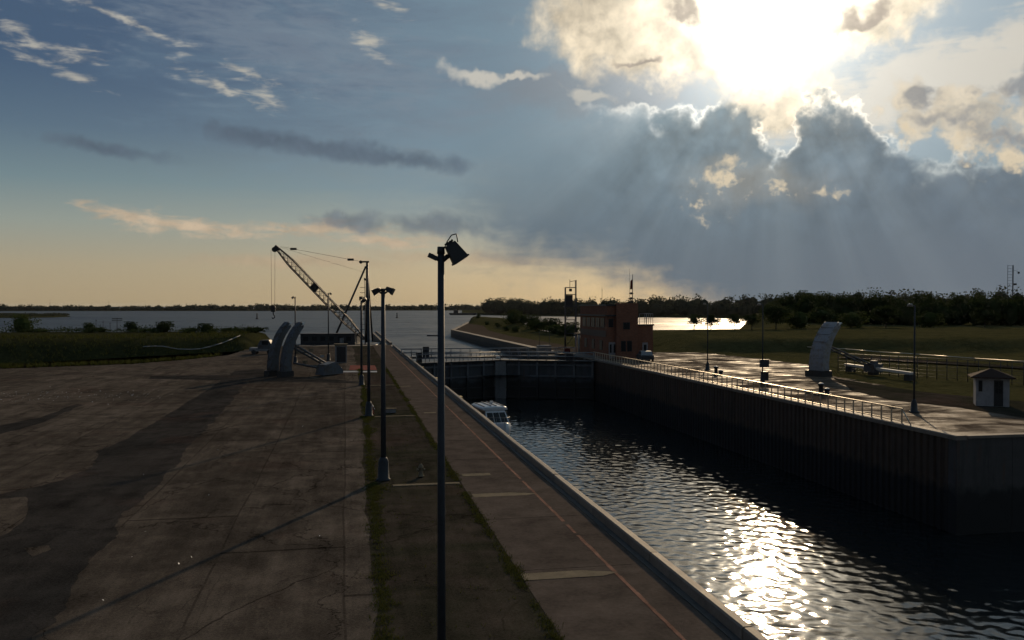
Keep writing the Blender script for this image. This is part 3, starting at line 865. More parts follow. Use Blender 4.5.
# ------------------------------------------------------------------ vegetation
def leaf_quads(g, P_, size):
    """one random quad per point"""
    n = len(P_)
    u = g.normal(size=(n, 3)); u /= np.linalg.norm(u, axis=1)[:, None]
    w = np.cross(u, g.normal(size=(n, 3))); w /= np.linalg.norm(w, axis=1)[:, None]
    s = (size * g.uniform(.55, 1.35, n))[:, None]
    u, w = u * s, w * s * .7
    return np.stack([P_ - u, P_ + w * .9, P_ + u, P_ - w], 1).reshape(-1, 3)
def quads_mesh(name, V, m, extra=None):
    me = bpy.data.meshes.new(name)
    n = len(V) // 4
    me.vertices.add(len(V)); me.vertices.foreach_set('co', V.ravel().astype(np.float32))
    me.loops.add(len(V)); me.loops.foreach_set('vertex_index', np.arange(len(V), dtype=np.int32))
    me.polygons.add(n); me.polygons.foreach_set('loop_start', np.arange(0, len(V), 4, dtype=np.int32))
    me.update(calc_edges=True); me.materials.append(m)
    return me
def crown_points(g, n, rx, rz, cz, clumps, tight=.34):
    th = g.uniform(0, 6.283, clumps); cz_ = g.uniform(-1, 1, clumps); rr = np.sqrt(1 - cz_ ** 2) * g.uniform(.45, .95, clumps)
    C = np.stack([np.cos(th) * rr * rx, np.sin(th) * rr * rx, cz_ * rz * .82 + cz], 1)
    k = g.integers(0, clumps, n)
    cs = g.uniform(.55, 1.25, clumps)[k][:, None]
    return C[k] + np.clip(g.normal(size=(n, 3)), -1.25, 1.25) * np.array([rx, rx, rz * .8]) * tight * cs

def core_quads(rx, rz, cz, n=8, k=5):
    V = []; pr = [(rx * math.sin(math.pi * i / k) + .02, cz - rz * math.cos(math.pi * i / k)) for i in range(k + 1)]
    for i in range(k):
        for j in range(n):
            a, b = 2 * math.pi * j / n, 2 * math.pi * (j + 1) / n
            for (r, z), t in ((pr[i], a), (pr[i], b), (pr[i + 1], b), (pr[i + 1], a)): V.append((math.cos(t) * r, math.sin(t) * r, z))
    return np.array(V)
VAR = {}
def tree_variant(key, h, rx, leaf, n, m, trunk_h, seed, clumps=16, rz=None):
    g = np.random.default_rng(seed); rz = rz or (h - trunk_h) / 2 * .82
    cz = h - rz * 1.05 if trunk_h >= 1 else h * .42
    if trunk_h < 1: rz = h * .50
    P_ = crown_points(g, n, rx, rz, cz, clumps)
    P_[:, 2] = np.maximum(P_[:, 2], trunk_h * .55) if trunk_h >= 1 else np.abs(P_[:, 2])
    cr = quads_mesh('crown', np.concatenate([leaf_quads(g, P_, leaf), core_quads(rx * (.62 if trunk_h < 1 else .5), rz * (.78 if trunk_h < 1 else .55), cz)]), m)
    t = MB(); rb = .035 * h * .5 + .05
    top = Vector((g.uniform(-.2, .2), g.uniform(-.2, .2), h * .72))
    t.tube((0, 0, -.4), (0.05, 0, trunk_h), rb, rb * .7, 7); t.tube((.05, 0, trunk_h), top, rb * .7, rb * .2, 6)
    for i in range(6):
        a = g.uniform(0, 6.28); z0 = trunk_h * g.uniform(.7, 1.2) + i * .05 * h
        t.tube((.03, 0, z0), (math.cos(a) * rx * .7, math.sin(a) * rx * .7, z0 + h * g.uniform(.12, .3)), rb * .4, rb * .1, 5)
    VAR[key] = (t.mesh('trunk', M['wood']), cr)
def plant(name, key, label, cat, loc, s=(1, 1, 1), rz=0.0, group=None, low=False):
    o = thing(name, label, cat, loc, rz, group); o.scale = s
    for nm, me in zip(('stem' if low else 'trunk', 'foliage' if low else 'crown'), VAR[key]):
        c = bpy.data.objects.new(nm, me); COL.objects.link(c); c.parent = o
    return o
tree_variant('small_a', 4.6, 1.9, .15, 1500, M['leaf'], 1.0, 21, 11)
tree_variant('small_b', 4.4, 2.1, .15, 1600, M['leaf'], 1.0, 22, 10)
tree_variant('round_a', 7.6, 3.6, .24, 2600, M['leaf'], 1.2, 23, 18)
tree_variant('round_b', 7.0, 3.2, .24, 2400, M['leaf'], 1.0, 24, 16)
tree_variant('light_a', 6.0, 3.2, .22, 2200, M['leaf_light'], .8, 25, 15)
tree_variant('bush_a', 2.6, 1.9, .15, 1000, M['leaf'], .3, 26, 12)
tree_variant('bush_b', 1.9, 2.4, .15, 1000, M['leaf'], .2, 27, 12)
tree_variant('bush_c', 5.2, 3.0, .20, 1900, M['leaf_light'], .4, 28, 16)

def land(px, d, fun, dz=0.0):
    x, yy = PD(px, d); return (x, yy, float(fun(np.array([float(x)]), np.array([float(yy)]))[0]) + dz)

# woods that read as one mass
def wood(name, line, rows, h, rx, leaf, nleaf, seed, m, step, z0, gap=14, hvar=.34):
    g = np.random.default_rng(seed); V = []; T = MB()
    for (p0, d0, h0), (p1, d1, h1) in zip(line, line[1:]):
        a, b = np.array(PD(p0, d0)), np.array(PD(p1, d1)); n = max(1, int(np.linalg.norm(b - a) / step))
        for i in range(n):
            for r in range(rows):
                f = (i + g.uniform(-.5, .5)) / n; q = a + (b - a) * f; dirn = q / np.linalg.norm(q)
                q = q + dirn * (6 + r * gap + g.uniform(-4, 4))
                hh = (h0 + (h1 - h0) * f) * g.uniform(1 - hvar, 1 + hvar * .6) * (1 + .05 * r); rr = rx * g.uniform(.75, 1.35)
                P_ = crown_points(g, nleaf, rr, hh * .46, hh * .54, 9, .36)
                P_[:, 2] = np.abs(P_[:, 2])
                P_ += np.array([q[0], q[1], z0])
                V.append(leaf_quads(g, P_, leaf))
                T.lathe([(.05, .4), (rr * .62, hh * .22), (rr * .78, hh * .5), (rr * .55, hh * .78), (.05, hh * .88)], (q[0], q[1], z0 - .3), 7)
    o = bpy.data.objects.new(name, quads_mesh(name, np.concatenate(V), m)); COL.objects.link(o); stuff(o)
    t = T.build('inner_foliage', m, o)
    return o
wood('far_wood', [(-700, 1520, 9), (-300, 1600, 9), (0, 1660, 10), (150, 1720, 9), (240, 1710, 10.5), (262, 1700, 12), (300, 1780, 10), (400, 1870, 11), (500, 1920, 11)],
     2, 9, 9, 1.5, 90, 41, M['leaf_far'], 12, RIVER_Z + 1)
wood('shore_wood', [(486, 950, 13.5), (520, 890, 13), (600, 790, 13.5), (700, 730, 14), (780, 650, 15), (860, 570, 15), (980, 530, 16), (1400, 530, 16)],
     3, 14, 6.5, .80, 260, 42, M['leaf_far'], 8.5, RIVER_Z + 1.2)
wood('field_wood', [(775, 300, 8.2), (840, 250, 8.6), (900, 238, 8.2), (1024, 232, 7.8), (1300, 232, 8.2)],
     3, 9, 3.1, .26, 950, 43, M['leaf'], 3.0, 1.9, 7, .24)
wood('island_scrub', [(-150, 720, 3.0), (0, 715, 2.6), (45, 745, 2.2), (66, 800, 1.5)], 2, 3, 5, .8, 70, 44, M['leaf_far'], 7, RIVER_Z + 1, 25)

# trees and shrubs one can tell apart
plant('tree', 'small_a', 'small dark tree with a thin trunk left of the brightest water glint', 'tree', land(694, 186, h_right), (.8, .8, .76))
plant('tree', 'small_b', 'spreading small tree standing against the middle of the glinting water', 'tree', land(711, 188, h_right), (.85, .85, .80), 1.0)
plant('tree', 'small_a', 'leaning small tree at the right end of the glinting water', 'tree', land(735, 191, h_right), (.82, .82, .78), 2.2)
plant('tree', 'small_b', 'low dark tree closing off the water glint before the wood begins', 'tree', land(752, 195, h_right), (.95, .95, .85), 3.4)
plant('tree', 'round_a', 'leftmost full round tree at the far edge of the field', 'tree', land(776, 201, h_right), (.85, .85, .74), .4)
plant('tree', 'light_a', 'paler round bushy tree just left of the curved grey arm', 'tree', land(800, 206, h_right), (.9, .9, .84), 1.9)
plant('tree', 'round_b', 'broad dark tree directly behind the curved grey arm', 'tree', land(822, 210, h_right), (.9, .9, .76), 2.7)
plant('tree', 'light_a', 'paler bushy tree right of the curved grey arm', 'tree', land(852, 211, h_right), (.9, .9, .8), 4.4)
plant('tree', 'round_a', 'dark round tree left of the lone right bank lamp post', 'tree', land(886, 215, h_right), (.85, .85, .7), 5.1)
plant('tree', 'light_a', 'paler bushy tree just right of the lone right bank lamp post', 'tree', land(930, 217, h_right), (.92, .92, .8), .9)
plant('tree', 'round_b', 'dark broad tree above the hipped roof hut', 'tree', land(985, 217, h_right), (.88, .88, .74), 3.0)
SB = 'shrubs along the grassy point'
plant('shrub', 'bush_c', 'largest dark shrub near the tip of the grassy point', 'shrub', land(513, 300, h_right), (1.2, 1.2, .95), .3, None, True)
plant('shrub', 'bush_a', 'low shrub right behind the largest shrub on the grassy point', 'shrub', land(524, 288, h_right), (1.4, 1.4, 1.1), .9, None, True)
for i, (px, d, k) in enumerate(((534, 262, 'bush_a'), (543, 246, 'bush_b'), (551, 236, 'bush_a'), (560, 226, 'bush_b'), (570, 216, 'bush_a'))):
    plant('shrub', k, ('first', 'second', 'third', 'fourth', 'last')[i] + ' shrub of the low hedge running towards the brick building', 'shrub', land(px, d, h_right), (1.7, 1.7, 1.5), i * 1.3, SB, True)
for i, (px, d, s_) in enumerate(((487, 330, .55), (498, 300, .6), (506, 262, .55), (515, 248, .7), (478, 395, .7))):
    plant('shrub', 'bush_a', ('tiny shrub near the outer tip of the grassy point', 'tiny shrub on the lawn left of the largest shrub', 'tiny shrub on the lawn below the largest shrub',
          'small upright shrub on the lawn facing the hedge', 'outermost little shrub at the tip of the point')[i], 'shrub', land(px, d, h_right), (s_, s_, s_), i, None, True)
LB = [(22, 182, 'bush_c', (1.1, 1.1, .98), 'tall loose shrub at the far left of the grassy bank'),
      (40, 182, 'bush_b', (1.2, 1.2, .6), 'flat shrub beside the tall one on the grassy bank'),
      (89, 182, 'bush_a', (.85, .85, 1.0), 'narrow dark shrub left of the cross arm post on the bank'),
      (101, 182, 'bush_b', (.7, .7, .8), 'low scrubby shrub between the narrow shrub and the cross arm post'),
      (132, 182, 'bush_a', (1.1, 1.1, 1.1), 'round dark shrub just right of the cross arm post'),
      (163, 182, 'bush_a', (1.5, 1.5, 1.15), 'widest round shrub on the crest of the bank'),
      (190, 182, 'bush_b', (1.0, 1.0, .8), 'low shrub just right of the widest round shrub'),
      (207, 182, 'bush_a', (1.3, 1.3, 1.0), 'dark shrub halfway between the widest shrub and the crane hook'),
      (232, 182, 'bush_b', (1.5, 1.5, .8), 'low spreading shrub left of the crane hook'),
      (252, 182, 'bush_b', (1.6, 1.6, .85), 'dense low shrub below the crane hook')]
for px, d, k, s_, lb in LB:
    plant('shrub', k, lb, 'shrub', land(px, d, h_left, -.1), tuple(v * .82 for v in s_), px * .1, None, True)

# grass and weeds: seams of the quay, rough bank, field
def tufts(name, P_, h, m, seed, blades=5, w=.018):
    g = np.random.default_rng(seed); V = []
    for p in P_:
        for b in range(blades):
            a = g.uniform(0, 6.28); hh = h * g.uniform(.5, 1.3); r = g.uniform(0, .10); dx, dy = math.cos(a), math.sin(a)
            q = np.array([p[0] + dx * r, p[1] + dy * r, p[2]]); wd = np.array([-dy, dx, 0]) * w; ln_ = np.array([dx * hh * .6, dy * hh * .6, hh])
            V.append(np.stack([q - wd, q + wd, q + ln_ * .7 + wd * .6, q + ln_]))
    o = bpy.data.objects.new(name, quads_mesh(name, np.concatenate(V), m)); COL.objects.link(o); return stuff(o)
g = np.random.default_rng(77); P_ = []
def seam_weeds(edge, n, width, seed):
    for i in range(n):
        yy = 10 + (g.uniform() ** 1.35) * 95
        cl = mnoise.noise(Vector((yy * .35, seed, 0))) + .6 * mnoise.noise(Vector((yy * 1.3, seed, 4))) + .5 * mnoise.noise(Vector((yy * 4.2, seed, 9)))
        if g.uniform() > .42 + cl * .9: continue
        w = width * (.45 + .9 * max(0, cl + .2))
        P_.append((edge(yy) + g.normal() * w + abs(g.normal()) * w * .5, yy, -.002))
seam_weeds(lambda yy: float(np.interp(yy, [18, 78], [.66, 1.48])) + .16, 19000, .19, 1.0)
seam_weeds(lambda yy: float(np.interp(yy, [0, 88], [4.72, 4.98])) - .16, 11000, .12, 7.0)
for yy, sx in ((36.2, 1.3), (59.2, 1.5)):
    for i in range(160): P_.append((sx + g.normal() * .3, yy + g.normal() * .45, 0))
for i in range(260): P_.append((g.uniform(1.7, 4.4), 14 + g.uniform() ** 1.2 * 60, 0))
tufts('weeds', P_, .065, M['weed'], 78, 4, .010)
# low scrub that ties the shrubs on the bank together
SC = []
for i in range(520):
    px = g.uniform(-60, 256); x_, y_ = PD(px, g.uniform(178, 187))
    k = mnoise.noise(Vector((px * .05, 2.0, 0)))
    if g.uniform() > .45 + k: continue
    z_ = float(h_left(np.array([x_]), np.array([y_]))[0]); hh = g.uniform(.3, .9)
    SC.append(leaf_quads(g, np.array([x_, y_, z_ + .2]) + np.abs(g.normal(size=(26, 3))) * np.array([.5, .5, hh * .6]) * np.sign(g.normal(size=(26, 3)) * np.array([1, 1, 0]) + np.array([0, 0, 1])), .16))
o = bpy.data.objects.new('bank_scrub', quads_mesh('bank_scrub', np.concatenate(SC), M['leaf'])); COL.objects.link(o); stuff(o)
P_ = []
for i in range(5000):
    X = g.uniform(-75, -18.5); s_ = g.uniform() ** 1.6 * 60; Y = float(left_edge(X)) + s_ + .1
    P_.append((X, Y, float(h_left(np.array([X]), np.array([Y]))[0])))
tufts('rough_grass', P_, .55, M['weed'], 79, 4, .04)

# ------------------------------------------------------------------ lamp posts of the near quay
def flood_mesh():
    """box floodlight: tapered housing opening along -Z (lens), hung on a yoke; origin at the yoke pivot"""
    h = MB(); w0, d0, w1, d1, L = .34, .34, .50, .50, .60
    h.add([(-w0 / 2, -d0 / 2, .28), (w0 / 2, -d0 / 2, .28), (w0 / 2, d0 / 2, .28), (-w0 / 2, d0 / 2, .28),
           (-w1 / 2, -d1 / 2, -.30), (w1 / 2, -d1 / 2, -.30), (w1 / 2, d1 / 2, -.30), (-w1 / 2, d1 / 2, -.30)],
          [(0, 1, 2, 3), (4, 5, 1, 0), (5, 6, 2, 1), (6, 7, 3, 2), (7, 4, 0, 3), (7, 6, 5, 4)])
    h.box((0, 0, -.305), (w1 + .06, d1 + .06, .05)); h.box((0, 0, .31), (.2, .2, .08))
    for i in range(4): h.box((-.12 + i * .08, 0, .33), (.02, .26, .07))
    l = MB(); l.box((0, 0, -.335), (w1 - .06, d1 - .06, .012))
    return h.mesh('housing', M['black']), l.mesh('lens', M['glass'])
FLOOD = flood_mesh()
def add_flood(parent, loc, rot):
    o = bpy.data.objects.new('floodlight', FLOOD[0]); COL.objects.link(o); o.parent = parent; o.location = loc; o.rotation_euler = rot
    l = bpy.data.objects.new('lens', FLOOD[1]); COL.objects.link(l); l.parent = o
    return o
def lamp_post(label, x, y, h, r0, r1, heads, group=None, fs=.52):
    t = thing('lamp_post', label, 'lamp post', (x, y, 0), 0, group)
    p = MB(); p.tube((0, 0, 0), (0, 0, h), r0, r1, 12); p.build('pole', M['pole'], t)
    b = MB(); b.lathe([(.0, -.02), (.30, -.02), (.30, .06), (.25, .09), (.22, .80), (.19, .92), (r0, 1.0)], n=12); b.build('base', M['pole'], t)
    c = MB(); c.tube((0, 0, h - .02), (0, 0, h + .10), r1 * 1.25, r1 * 1.1, 10); c.build('cap', M['black'], t)
    for (off, rot) in heads:
        a = MB(); a.tube((0, 0, h - .15), (off[0] * .55, off[1] * .55, h - .05), .045, .04, 8); a.tube((off[0] * .55, off[1] * .55, h - .05), (off[0], off[1], h + off[2]), .04, .035, 8)
        a.build('bracket', M['black'], t)
        add_flood(t, (off[0], off[1], h + off[2]), rot).scale = (fs, fs, fs)
    return t
# nearest post: one big floodlight tipped down to the right, cable looping over
P1 = G(440.5, 748); t = lamp_post('nearest tall lamp post with one black floodlight tipped over the water', 1.60, 14.65, 8.40, .078, .056,
    [((.23, -.04, .02), (0, R(-34), R(0)))], None, .55)
c = MB(); pts = [Vector((.05, 0, 8.46)), Vector((.10, 0, 8.58)), Vector((.18, 0, 8.70)), Vector((.26, -.02, 8.72)), Vector((.28, -.04, 8.58))]; c.path(pts, .010, 5); c.build('cable', M['black'], t)
c = MB(); c.box((-.14, 0, 8.33), (.16, .12, .07), ry=R(25)); c.tube((0, 0, 8.25), (-.16, 0, 8.36), .03, .03, 6); c.build('bracket', M['black'], t)
c = MB(); c.tube((-.02, 0, 7.0), (-.24, 0, 7.0), .012, .012, 5); c.build('step_peg', M['black'], t)
lamp_post('second lamp post along the quay, twin floodlights, grass at its foot', 1.62, 37.7, 8.15, .125, .085,
    [((-.26, 0, .0), (R(20), R(62), 0)), ((.28, 0, .03), (R(-25), R(-62), 0))])
lamp_post('third lamp post along the quay, in line with the crane mast', 1.60, 59.9, 7.9, .12, .085, [((-.30, 0, .0), (R(15), R(50), 0))])
lamp_post('fourth lamp post along the quay, left of the crane mast', 1.55, 83.4, 8.2, .12, .085, [((.34, 0, .02), (R(15), R(-60), 0))])
lamp_post('thin lamp post nearest the floating crane, left of its mast', -2.2, 122.0, 9.2, .10, .07, [((.30, 0, .0), (0, R(-40), 0))])
lamp_post('slim lamp post seen against the crane boom', -6.3, 116.0, 8.6, .10, .07, [((-.30, 0, .0), (0, R(40), 0))])

# small fittings at the lamp posts
def hydrant(label, x, y, m, capm, s=1.0):
    t = thing('hydrant', label, 'hydrant', (x, y, .03)); t.scale = (s, s, s)
    b = MB(); b.lathe([(0, 0), (.17, 0), (.17, .05), (.12, .07), (.11, .42), (.14, .44), (.14, .48), (.0, .48)], n=12); b.build('barrel', m, t)
    c = MB(); c.lathe([(.13, .48), (.12, .56), (.06, .62), (.03, .66), (0, .66)], n=12); c.build('cap', capm, t)
    for sx in (-1, 1):
        n = MB(); n.tube((sx * .10, 0, .34), (sx * .21, 0, .34), .06, .06, 8); n.build('nozzle', capm, t)
p = G(421, 477); hydrant('squat pale hydrant beside the second lamp post', p.x, p.y, M['pale'], M['pale'], .85)
p = G(372, 414); hydrant('red hydrant with white cap at the foot of the third lamp post', p.x, p.y, M['red'], M['white'], .95)
p = G(390.5, 413); t = thing('valve_box', 'grey valve box on the pale strip by the third lamp post', 'valve box', (p.x, p.y, .03))
b = MB(); b.box((0, 0, .13), (.75, .45, .26)); b.build('box', M['steel'], t); b = MB(); b.box((0, 0, .285), (.82, .52, .05)); b.build('lid', M['pale'], t)

# ------------------------------------------------------------------ floating derrick crane
BAR = Vector((*PD(361, 186), 0)); bx, by = BAR.x, BAR.y
ROT = R(-YAW)
t = thing('crane_barge', 'dark floating derrick crane with lattice boom raised over the left bank', 'crane', (bx, by, RIVER_Z), ROT)
def hull_box(x0, x1, y0, y1, z0, z1, name, m, parent=t):
    b = MB(); b.bb(x0, x1, y0, y1, z0, z1); return b.build(name, m, parent)
h = MB(); h.loft([[(x, -6 + a, z) for x, z in ((-13, 1.7), (-14, 1.0), (-12, -1), (4, -1), (5, 1.0), (4, 1.7))] for a in (0, 12)], smooth=False); h.build('hull', M['black'], t)
hs = hull_box(-12.0, -.6, -4, 3.2, 1.7, 3.8, 'deckhouse', M['dark_steel'])
b = MB(); b.bb(-12.2, -.4, -4.2, 3.4, 3.8, 3.92); b.build('roof', M['dark_steel'], hs)
for i in range(6):
    b = MB(); b.bb(-11.4 + i * 1.8, -10.4 + i * 1.8, -4.03, -3.99, 2.4, 3.3); b.build('window', M['window'], hs)
b = MB(); b.bb(-3.6, -2.9, -4.9, -4.0, 1.7, 3.0); b.build('locker', M['steel'], t)
MASTX = 1.3; ft = Vector((MASTX, 0, 1.9)); top = Vector((MASTX + .05, 0, 19.0))
m = MB(); m.tube(ft, top, .34, .26, 10); m.build('mast', M['black'], t)
m = MB(); m.tube((-6.2, .4, 1.9), (MASTX - .25, .1, 18.2), .22, .20, 8); m.build('back_strut', M['black'], t)
m = MB(); m.tube((MASTX + .2, 6.0, 1.9), (MASTX, .3, 18.0), .2, .18, 8); m.build('side_strut', M['black'], t)
m = MB(); m.box((MASTX - .5, 0, 19.15), (1.9, .35, .35)); m.tube((MASTX - 1.3, -.25, 19.1), (MASTX - 1.3, .25, 19.1), .35, .35, 10); m.build('mast_head', M['black'], t)
# lattice boom
b0, b1 = Vector((MASTX - .4, -1.0, 2.6)), Vector((-17.6, -1.2, 22.0))
ax = (b1 - b0).normalized(); up_ = Vector((0, 1, 0)).cross(ax).normalized(); sd_ = Vector((0, 1, 0))
lt = MB(); n = 22; prev = None
for i in range(n + 1):
    f = i / n; c = b0.lerp(b1, f); w = .72 * min(1, f * 4 + .25, (1 - f) * 4 + .35); cs = [c + up_ * w * a + sd_ * w * b for a, b in ((1, 1), (1, -1), (-1, -1), (-1, 1))]
    for k in range(4): lt.tube(cs[k], cs[(k + 1) % 4], .06, .06, 4, False)
    if prev:
        for k in range(4):
            lt.tube(prev[k], cs[k], .14, .14, 5, False)
            lt.tube(prev[k], cs[(k + 1) % 4], .07, .07, 4, False)
    prev = cs
bo = lt.build('boom', M['black'], t)
m = MB(); m.box(b1, (1.1, .9, .8), ry=R(40)); m.tube(b1 + Vector((-.5, -.3, -.3)), b1 + Vector((-.5, .3, -.3)), .55, .55, 12); m.build('boom_head', M['black'], bo)
m = MB(); m.box(b0.lerp(b1, .57), (1.5, 1.0, 1.3), ry=R(42)); m.build('sheave_block', M['black'], bo)
# rigging
m = MB()
for o_ in (-.35, -.12, .12, .35): m.tube(b1 + Vector((.9, o_, .3)), Vector((MASTX - 1.2, o_, 19.2)), .035, .035, 4)
m.tube(b1 + Vector((.6, 0, .2)), Vector((MASTX - .3, 0, 16.8)), .025, .025, 4)
m.build('topping_lift', M['rope'], t)
for f in (.17, .83):
    q = (b1 + Vector((.9, 0, .3))).lerp(Vector((MASTX - 1.2, 0, 19.2)), f * .9 + (.0 if f < .5 else .12)); m = MB(); m.box(q, (1.3, .5, .45)); m.build('lift_block', M['black'], t)
hk = b1 + Vector((-.85, 0, -.4)); m = MB()
for o_ in (-.42, .42): m.tube(hk + Vector((o_, 0, 0)), Vector((hk.x + o_ * .8, hk.y, 9.2)), .035, .035, 4)
m.build('hoist_rope', M['rope'], t)
hb = MB(); hb.box((hk.x, hk.y, 9.0), (.9, .5, 1.1)); hb.tube((hk.x, hk.y - .2, 9.3), (hk.x, hk.y + .2, 9.3), .5, .5, 10); hb.tube((hk.x, hk.y, 8.5), (hk.x, hk.y, 7.9), .13, .12, 6)
hb.path([Vector((hk.x, hk.y, 7.9)), Vector((hk.x + .3, hk.y, 7.6)), Vector((hk.x + .25, hk.y, 7.2)), Vector((hk.x - .1, hk.y, 7.05)), Vector((hk.x - .3, hk.y, 7.3))], .11, 6); hb.build('hook_block', M['black'], t)
# signal mast with rungs beside the derrick
p = G(374.5, 340); t = thing('signal_mast', 'slender signal mast with rungs just right of the crane mast', 'mast', (4.0, 176.0, -.6))
m = MB(); m.tube((0, 0, 0), (0, 0, 13.2), .10, .08, 8); m.build('pole', M['black'], t)
for i in range(9):
    r_ = MB(); r_.tube((-1.0, 0, 3.4 + i * 1.05), (0, 0, 3.4 + i * 1.05), .05, .05, 5); r_.build('rung', M['black'], t)
m = MB(); m.box((-.8, 0, 9.6), (.7, .4, .8)); m.build('lamp_box', M['black'], t); m = MB(); m.tube((0, 0, 13.2), (0, 0, 13.7), .2, .2, 8); m.build('lantern', M['black'], t)

# small hut by the red paving, cross arm post and marker posts on the bank
p = G(341, 362.5); t = thing('booth', 'narrow grey control booth with dark front beside red paving', 'booth', (p.x, p.y, 0))
b = MB(); b.bb(-.75, .75, -.7, .7, 0, 2.3); b.build('wall', M['steel'], t); b = MB(); b.bb(-.9, .9, -.9, .9, 2.3, 2.5); b.build('roof', M['pale'], t)
b = MB(); b.bb(-.55, .62, -.74, -.70, .1, 2.1); b.build('door', M['black'], t)
x, y = PD(117, 181); z = land(117, 181, h_left)[2]
t = thing('cross_arm_post', 'wooden cross arm post standing among shrubs on the left bank', 'post', (x, y, z))
b = MB(); b.tube((0, 0, -.3), (0, 0, 3.0), .08, .06, 6); b.build('pole', M['wood'], t)
for zz in (2.5, 2.85):
    b = MB(); b.box((0, 0, zz), (2.1, .14, .14), rz=R(-8)); b.build('cross_arm', M['wood'], t)
for i, px in enumerate((96, 103, 110)):
    x, y = PD(px, 181); z = land(px, 181, h_left)[2]
    o = MB(); o.tube((0, 0, -.3), (0, 0, 2.7 - .3 * i), .05, .04, 6); o.box((0, 0, 2.4 - .3 * i), (.16, .10, .2))
    tag(o.build('stake', M['wood'], None, (x, y, z)), ('tallest thin stake left of the cross arm post', 'middle thin stake left of the cross arm post', 'shortest thin stake close beside the cross arm post')[i], 'stake')
# pale guardrail that curves along the dark bank
def Gland(px, py, fun, dz=0.0):
    """survey: where the sight line through a pixel meets the sloping ground"""
    d = _fw + _rt * ((px - 512) / FPX) + _up * ((320 - py) / FPX)
    t_ = 90.0
    while t_ < 260:
        p_ = Vector((0, 0, EYE)) + d * t_
        if p_.z <= float(fun(np.array([p_.x]), np.array([p_.y]))[0]) + dz: break
        t_ += .25
    return p_
gp = [Gland(px, py, h_left, .5) for px, py in ((143, 346.6), (150, 346.3), (156, 346.1), (163, 346.3), (170, 347.6), (178, 349), (190, 349.4), (200, 348.8), (210, 346.6), (222, 343), (232, 339), (240, 335.5))]
t = thing('guardrail', 'pale thin guardrail curving up along the dark grassy bank', 'guardrail')
b = MB(); b.path(gp, .075, 6); b.build('rail', M['white'], t)
for q in gp[::2]:
    b = MB(); b.tube((q.x, q.y, q.z - 1.6), (q.x, q.y, q.z), .05, .05, 6); b.build('post', M['wood'], t)
# pale flat sign lying low on the bank
q = G(143.5, 354, -.8); o = MB(); o.box((0, 0, .2), (1.0, .15, .25)); tag(o.build('marker_block', M['pale'], None, (q.x, q.y, q.z)), 'little pale block lying low in the dark grass', 'block')

# ------------------------------------------------------------------ ship arrestors: curved rocker arms with booms
def arc_section(w, r, a0, a1, thick, cx, cz, n=14):
    """plate bent along an arc in the XZ plane, w wide in Y"""
    secs = []
    for i in range(n + 1):
        a = R(a0 + (a1 - a0) * i / n); c, s_ = math.cos(a), math.sin(a)
        th = thick * (1.0 - .45 * i / n)
        ro, ri = r, r - th
        secs.append([(cx + c * ro, -w / 2, cz + s_ * ro), (cx + c * ro, w / 2, cz + s_ * ro), (cx + c * ri, w / 2, cz + s_ * ri), (cx + c * ri, -w / 2, cz + s_ * ri)])
    return secs
def arrestor(name, label, loc, rz, arms, wide, paint):
    t = thing(name, label, 'ship arrestor', loc, rz)
    for yo in arms:
        m = MB(); secs = arc_section(wide, 6.2, 186, 126, 1.15, 6.0, .75)
        secs = [[(x, y_ + yo, z) for x, y_, z in q] for q in secs]
        m.loft(secs, smooth=False); a = m.build('rocker_arm', paint, t)
        for k in range(2, 14, 2):          # welded stiffener straps across the face
            q_ = secs[k]; cc = (Vector(q_[0]) + Vector(q_[1])) / 2; nx = (cc - (Vector(q_[2]) + Vector(q_[3])) / 2).normalized()
            e_ = MB(); e_.box(cc + nx * .02, (.07, wide * .98, .07), ry=-math.atan2(nx.z, nx.x)); e_.build('strap', paint, a)
        for s2 in (-1, 1):
            e_ = MB(); e_.path([Vector(q_[0 if s2 < 0 else 1]) for q_ in secs], .05, 6); e_.build('flange', paint, a)
        tp = secs[-1]; c = Vector(tp[0]).lerp(Vector(tp[2]), .5); m = MB(); m.box((c.x + .05, yo, c.z + .03), (.62, wide * 1.04, .10), ry=R(-30)); m.build('end_plate', M['boom'], a)
        m = MB(); m.box((.25, yo, .3), (1.7, wide * 1.25, .62)); m.build('foot', M['black'], t)
    return t
p = G(822, 376.0); t = arrestor('ship_arrestor', 'tall curved grey rocker arm with white boom on the far bank', (p.x - .6, p.y, 0), R(20), (0,), 1.75, M['arrest_pale'])
# its boom lies along the grass
q0, q1 = G(846, 371, 0), G(912, 381, 0)
inv = Matrix.Translation(t.location) @ Matrix.Rotation(t.rotation_euler.z, 4, 'Z'); inv.invert()
L = lambda v: inv @ Vector(v)
def tilt(m, a, b, r, name, mt): m.tube(L(a), L(b), r, r, 10); return m.build(name, mt, t)
za = .75
bq = [L((q0.x, q0.y, za)), L((q1.x, q1.y, za))]; m = MB(); m.box((bq[0] + bq[1]) / 2, ((bq[1] - bq[0]).length, .42, .26), rz=math.atan2((bq[1] - bq[0]).y, (bq[1] - bq[0]).x)); m.build('boom', M['boom'], t)
for f in (.08, .45, .97):
    c = q0.lerp(q1, f); m = MB(); lc = L((c.x, c.y, .32)); m.box(lc, (.9, .7, .62)); m.build('boom_cradle', M['black'], t)
m = MB(); a, b = Vector((1.4, 0, 3.2)), L((q0.x * .55 + q1.x * .45, q0.y * .55 + q1.y * .45, .9))
for yo in (-.5, .5): m.tube(a + Vector((0, yo, 0)), b + Vector((0, yo, 0)), .09, .09, 6)
for i in range(1, 7):
    c = a.lerp(b, i / 7); m.tube(c + Vector((0, -.5, 0)), c + Vector((0, .5, 0)), .05, .05, 5)
m.build('strut', M['arrest'], t)
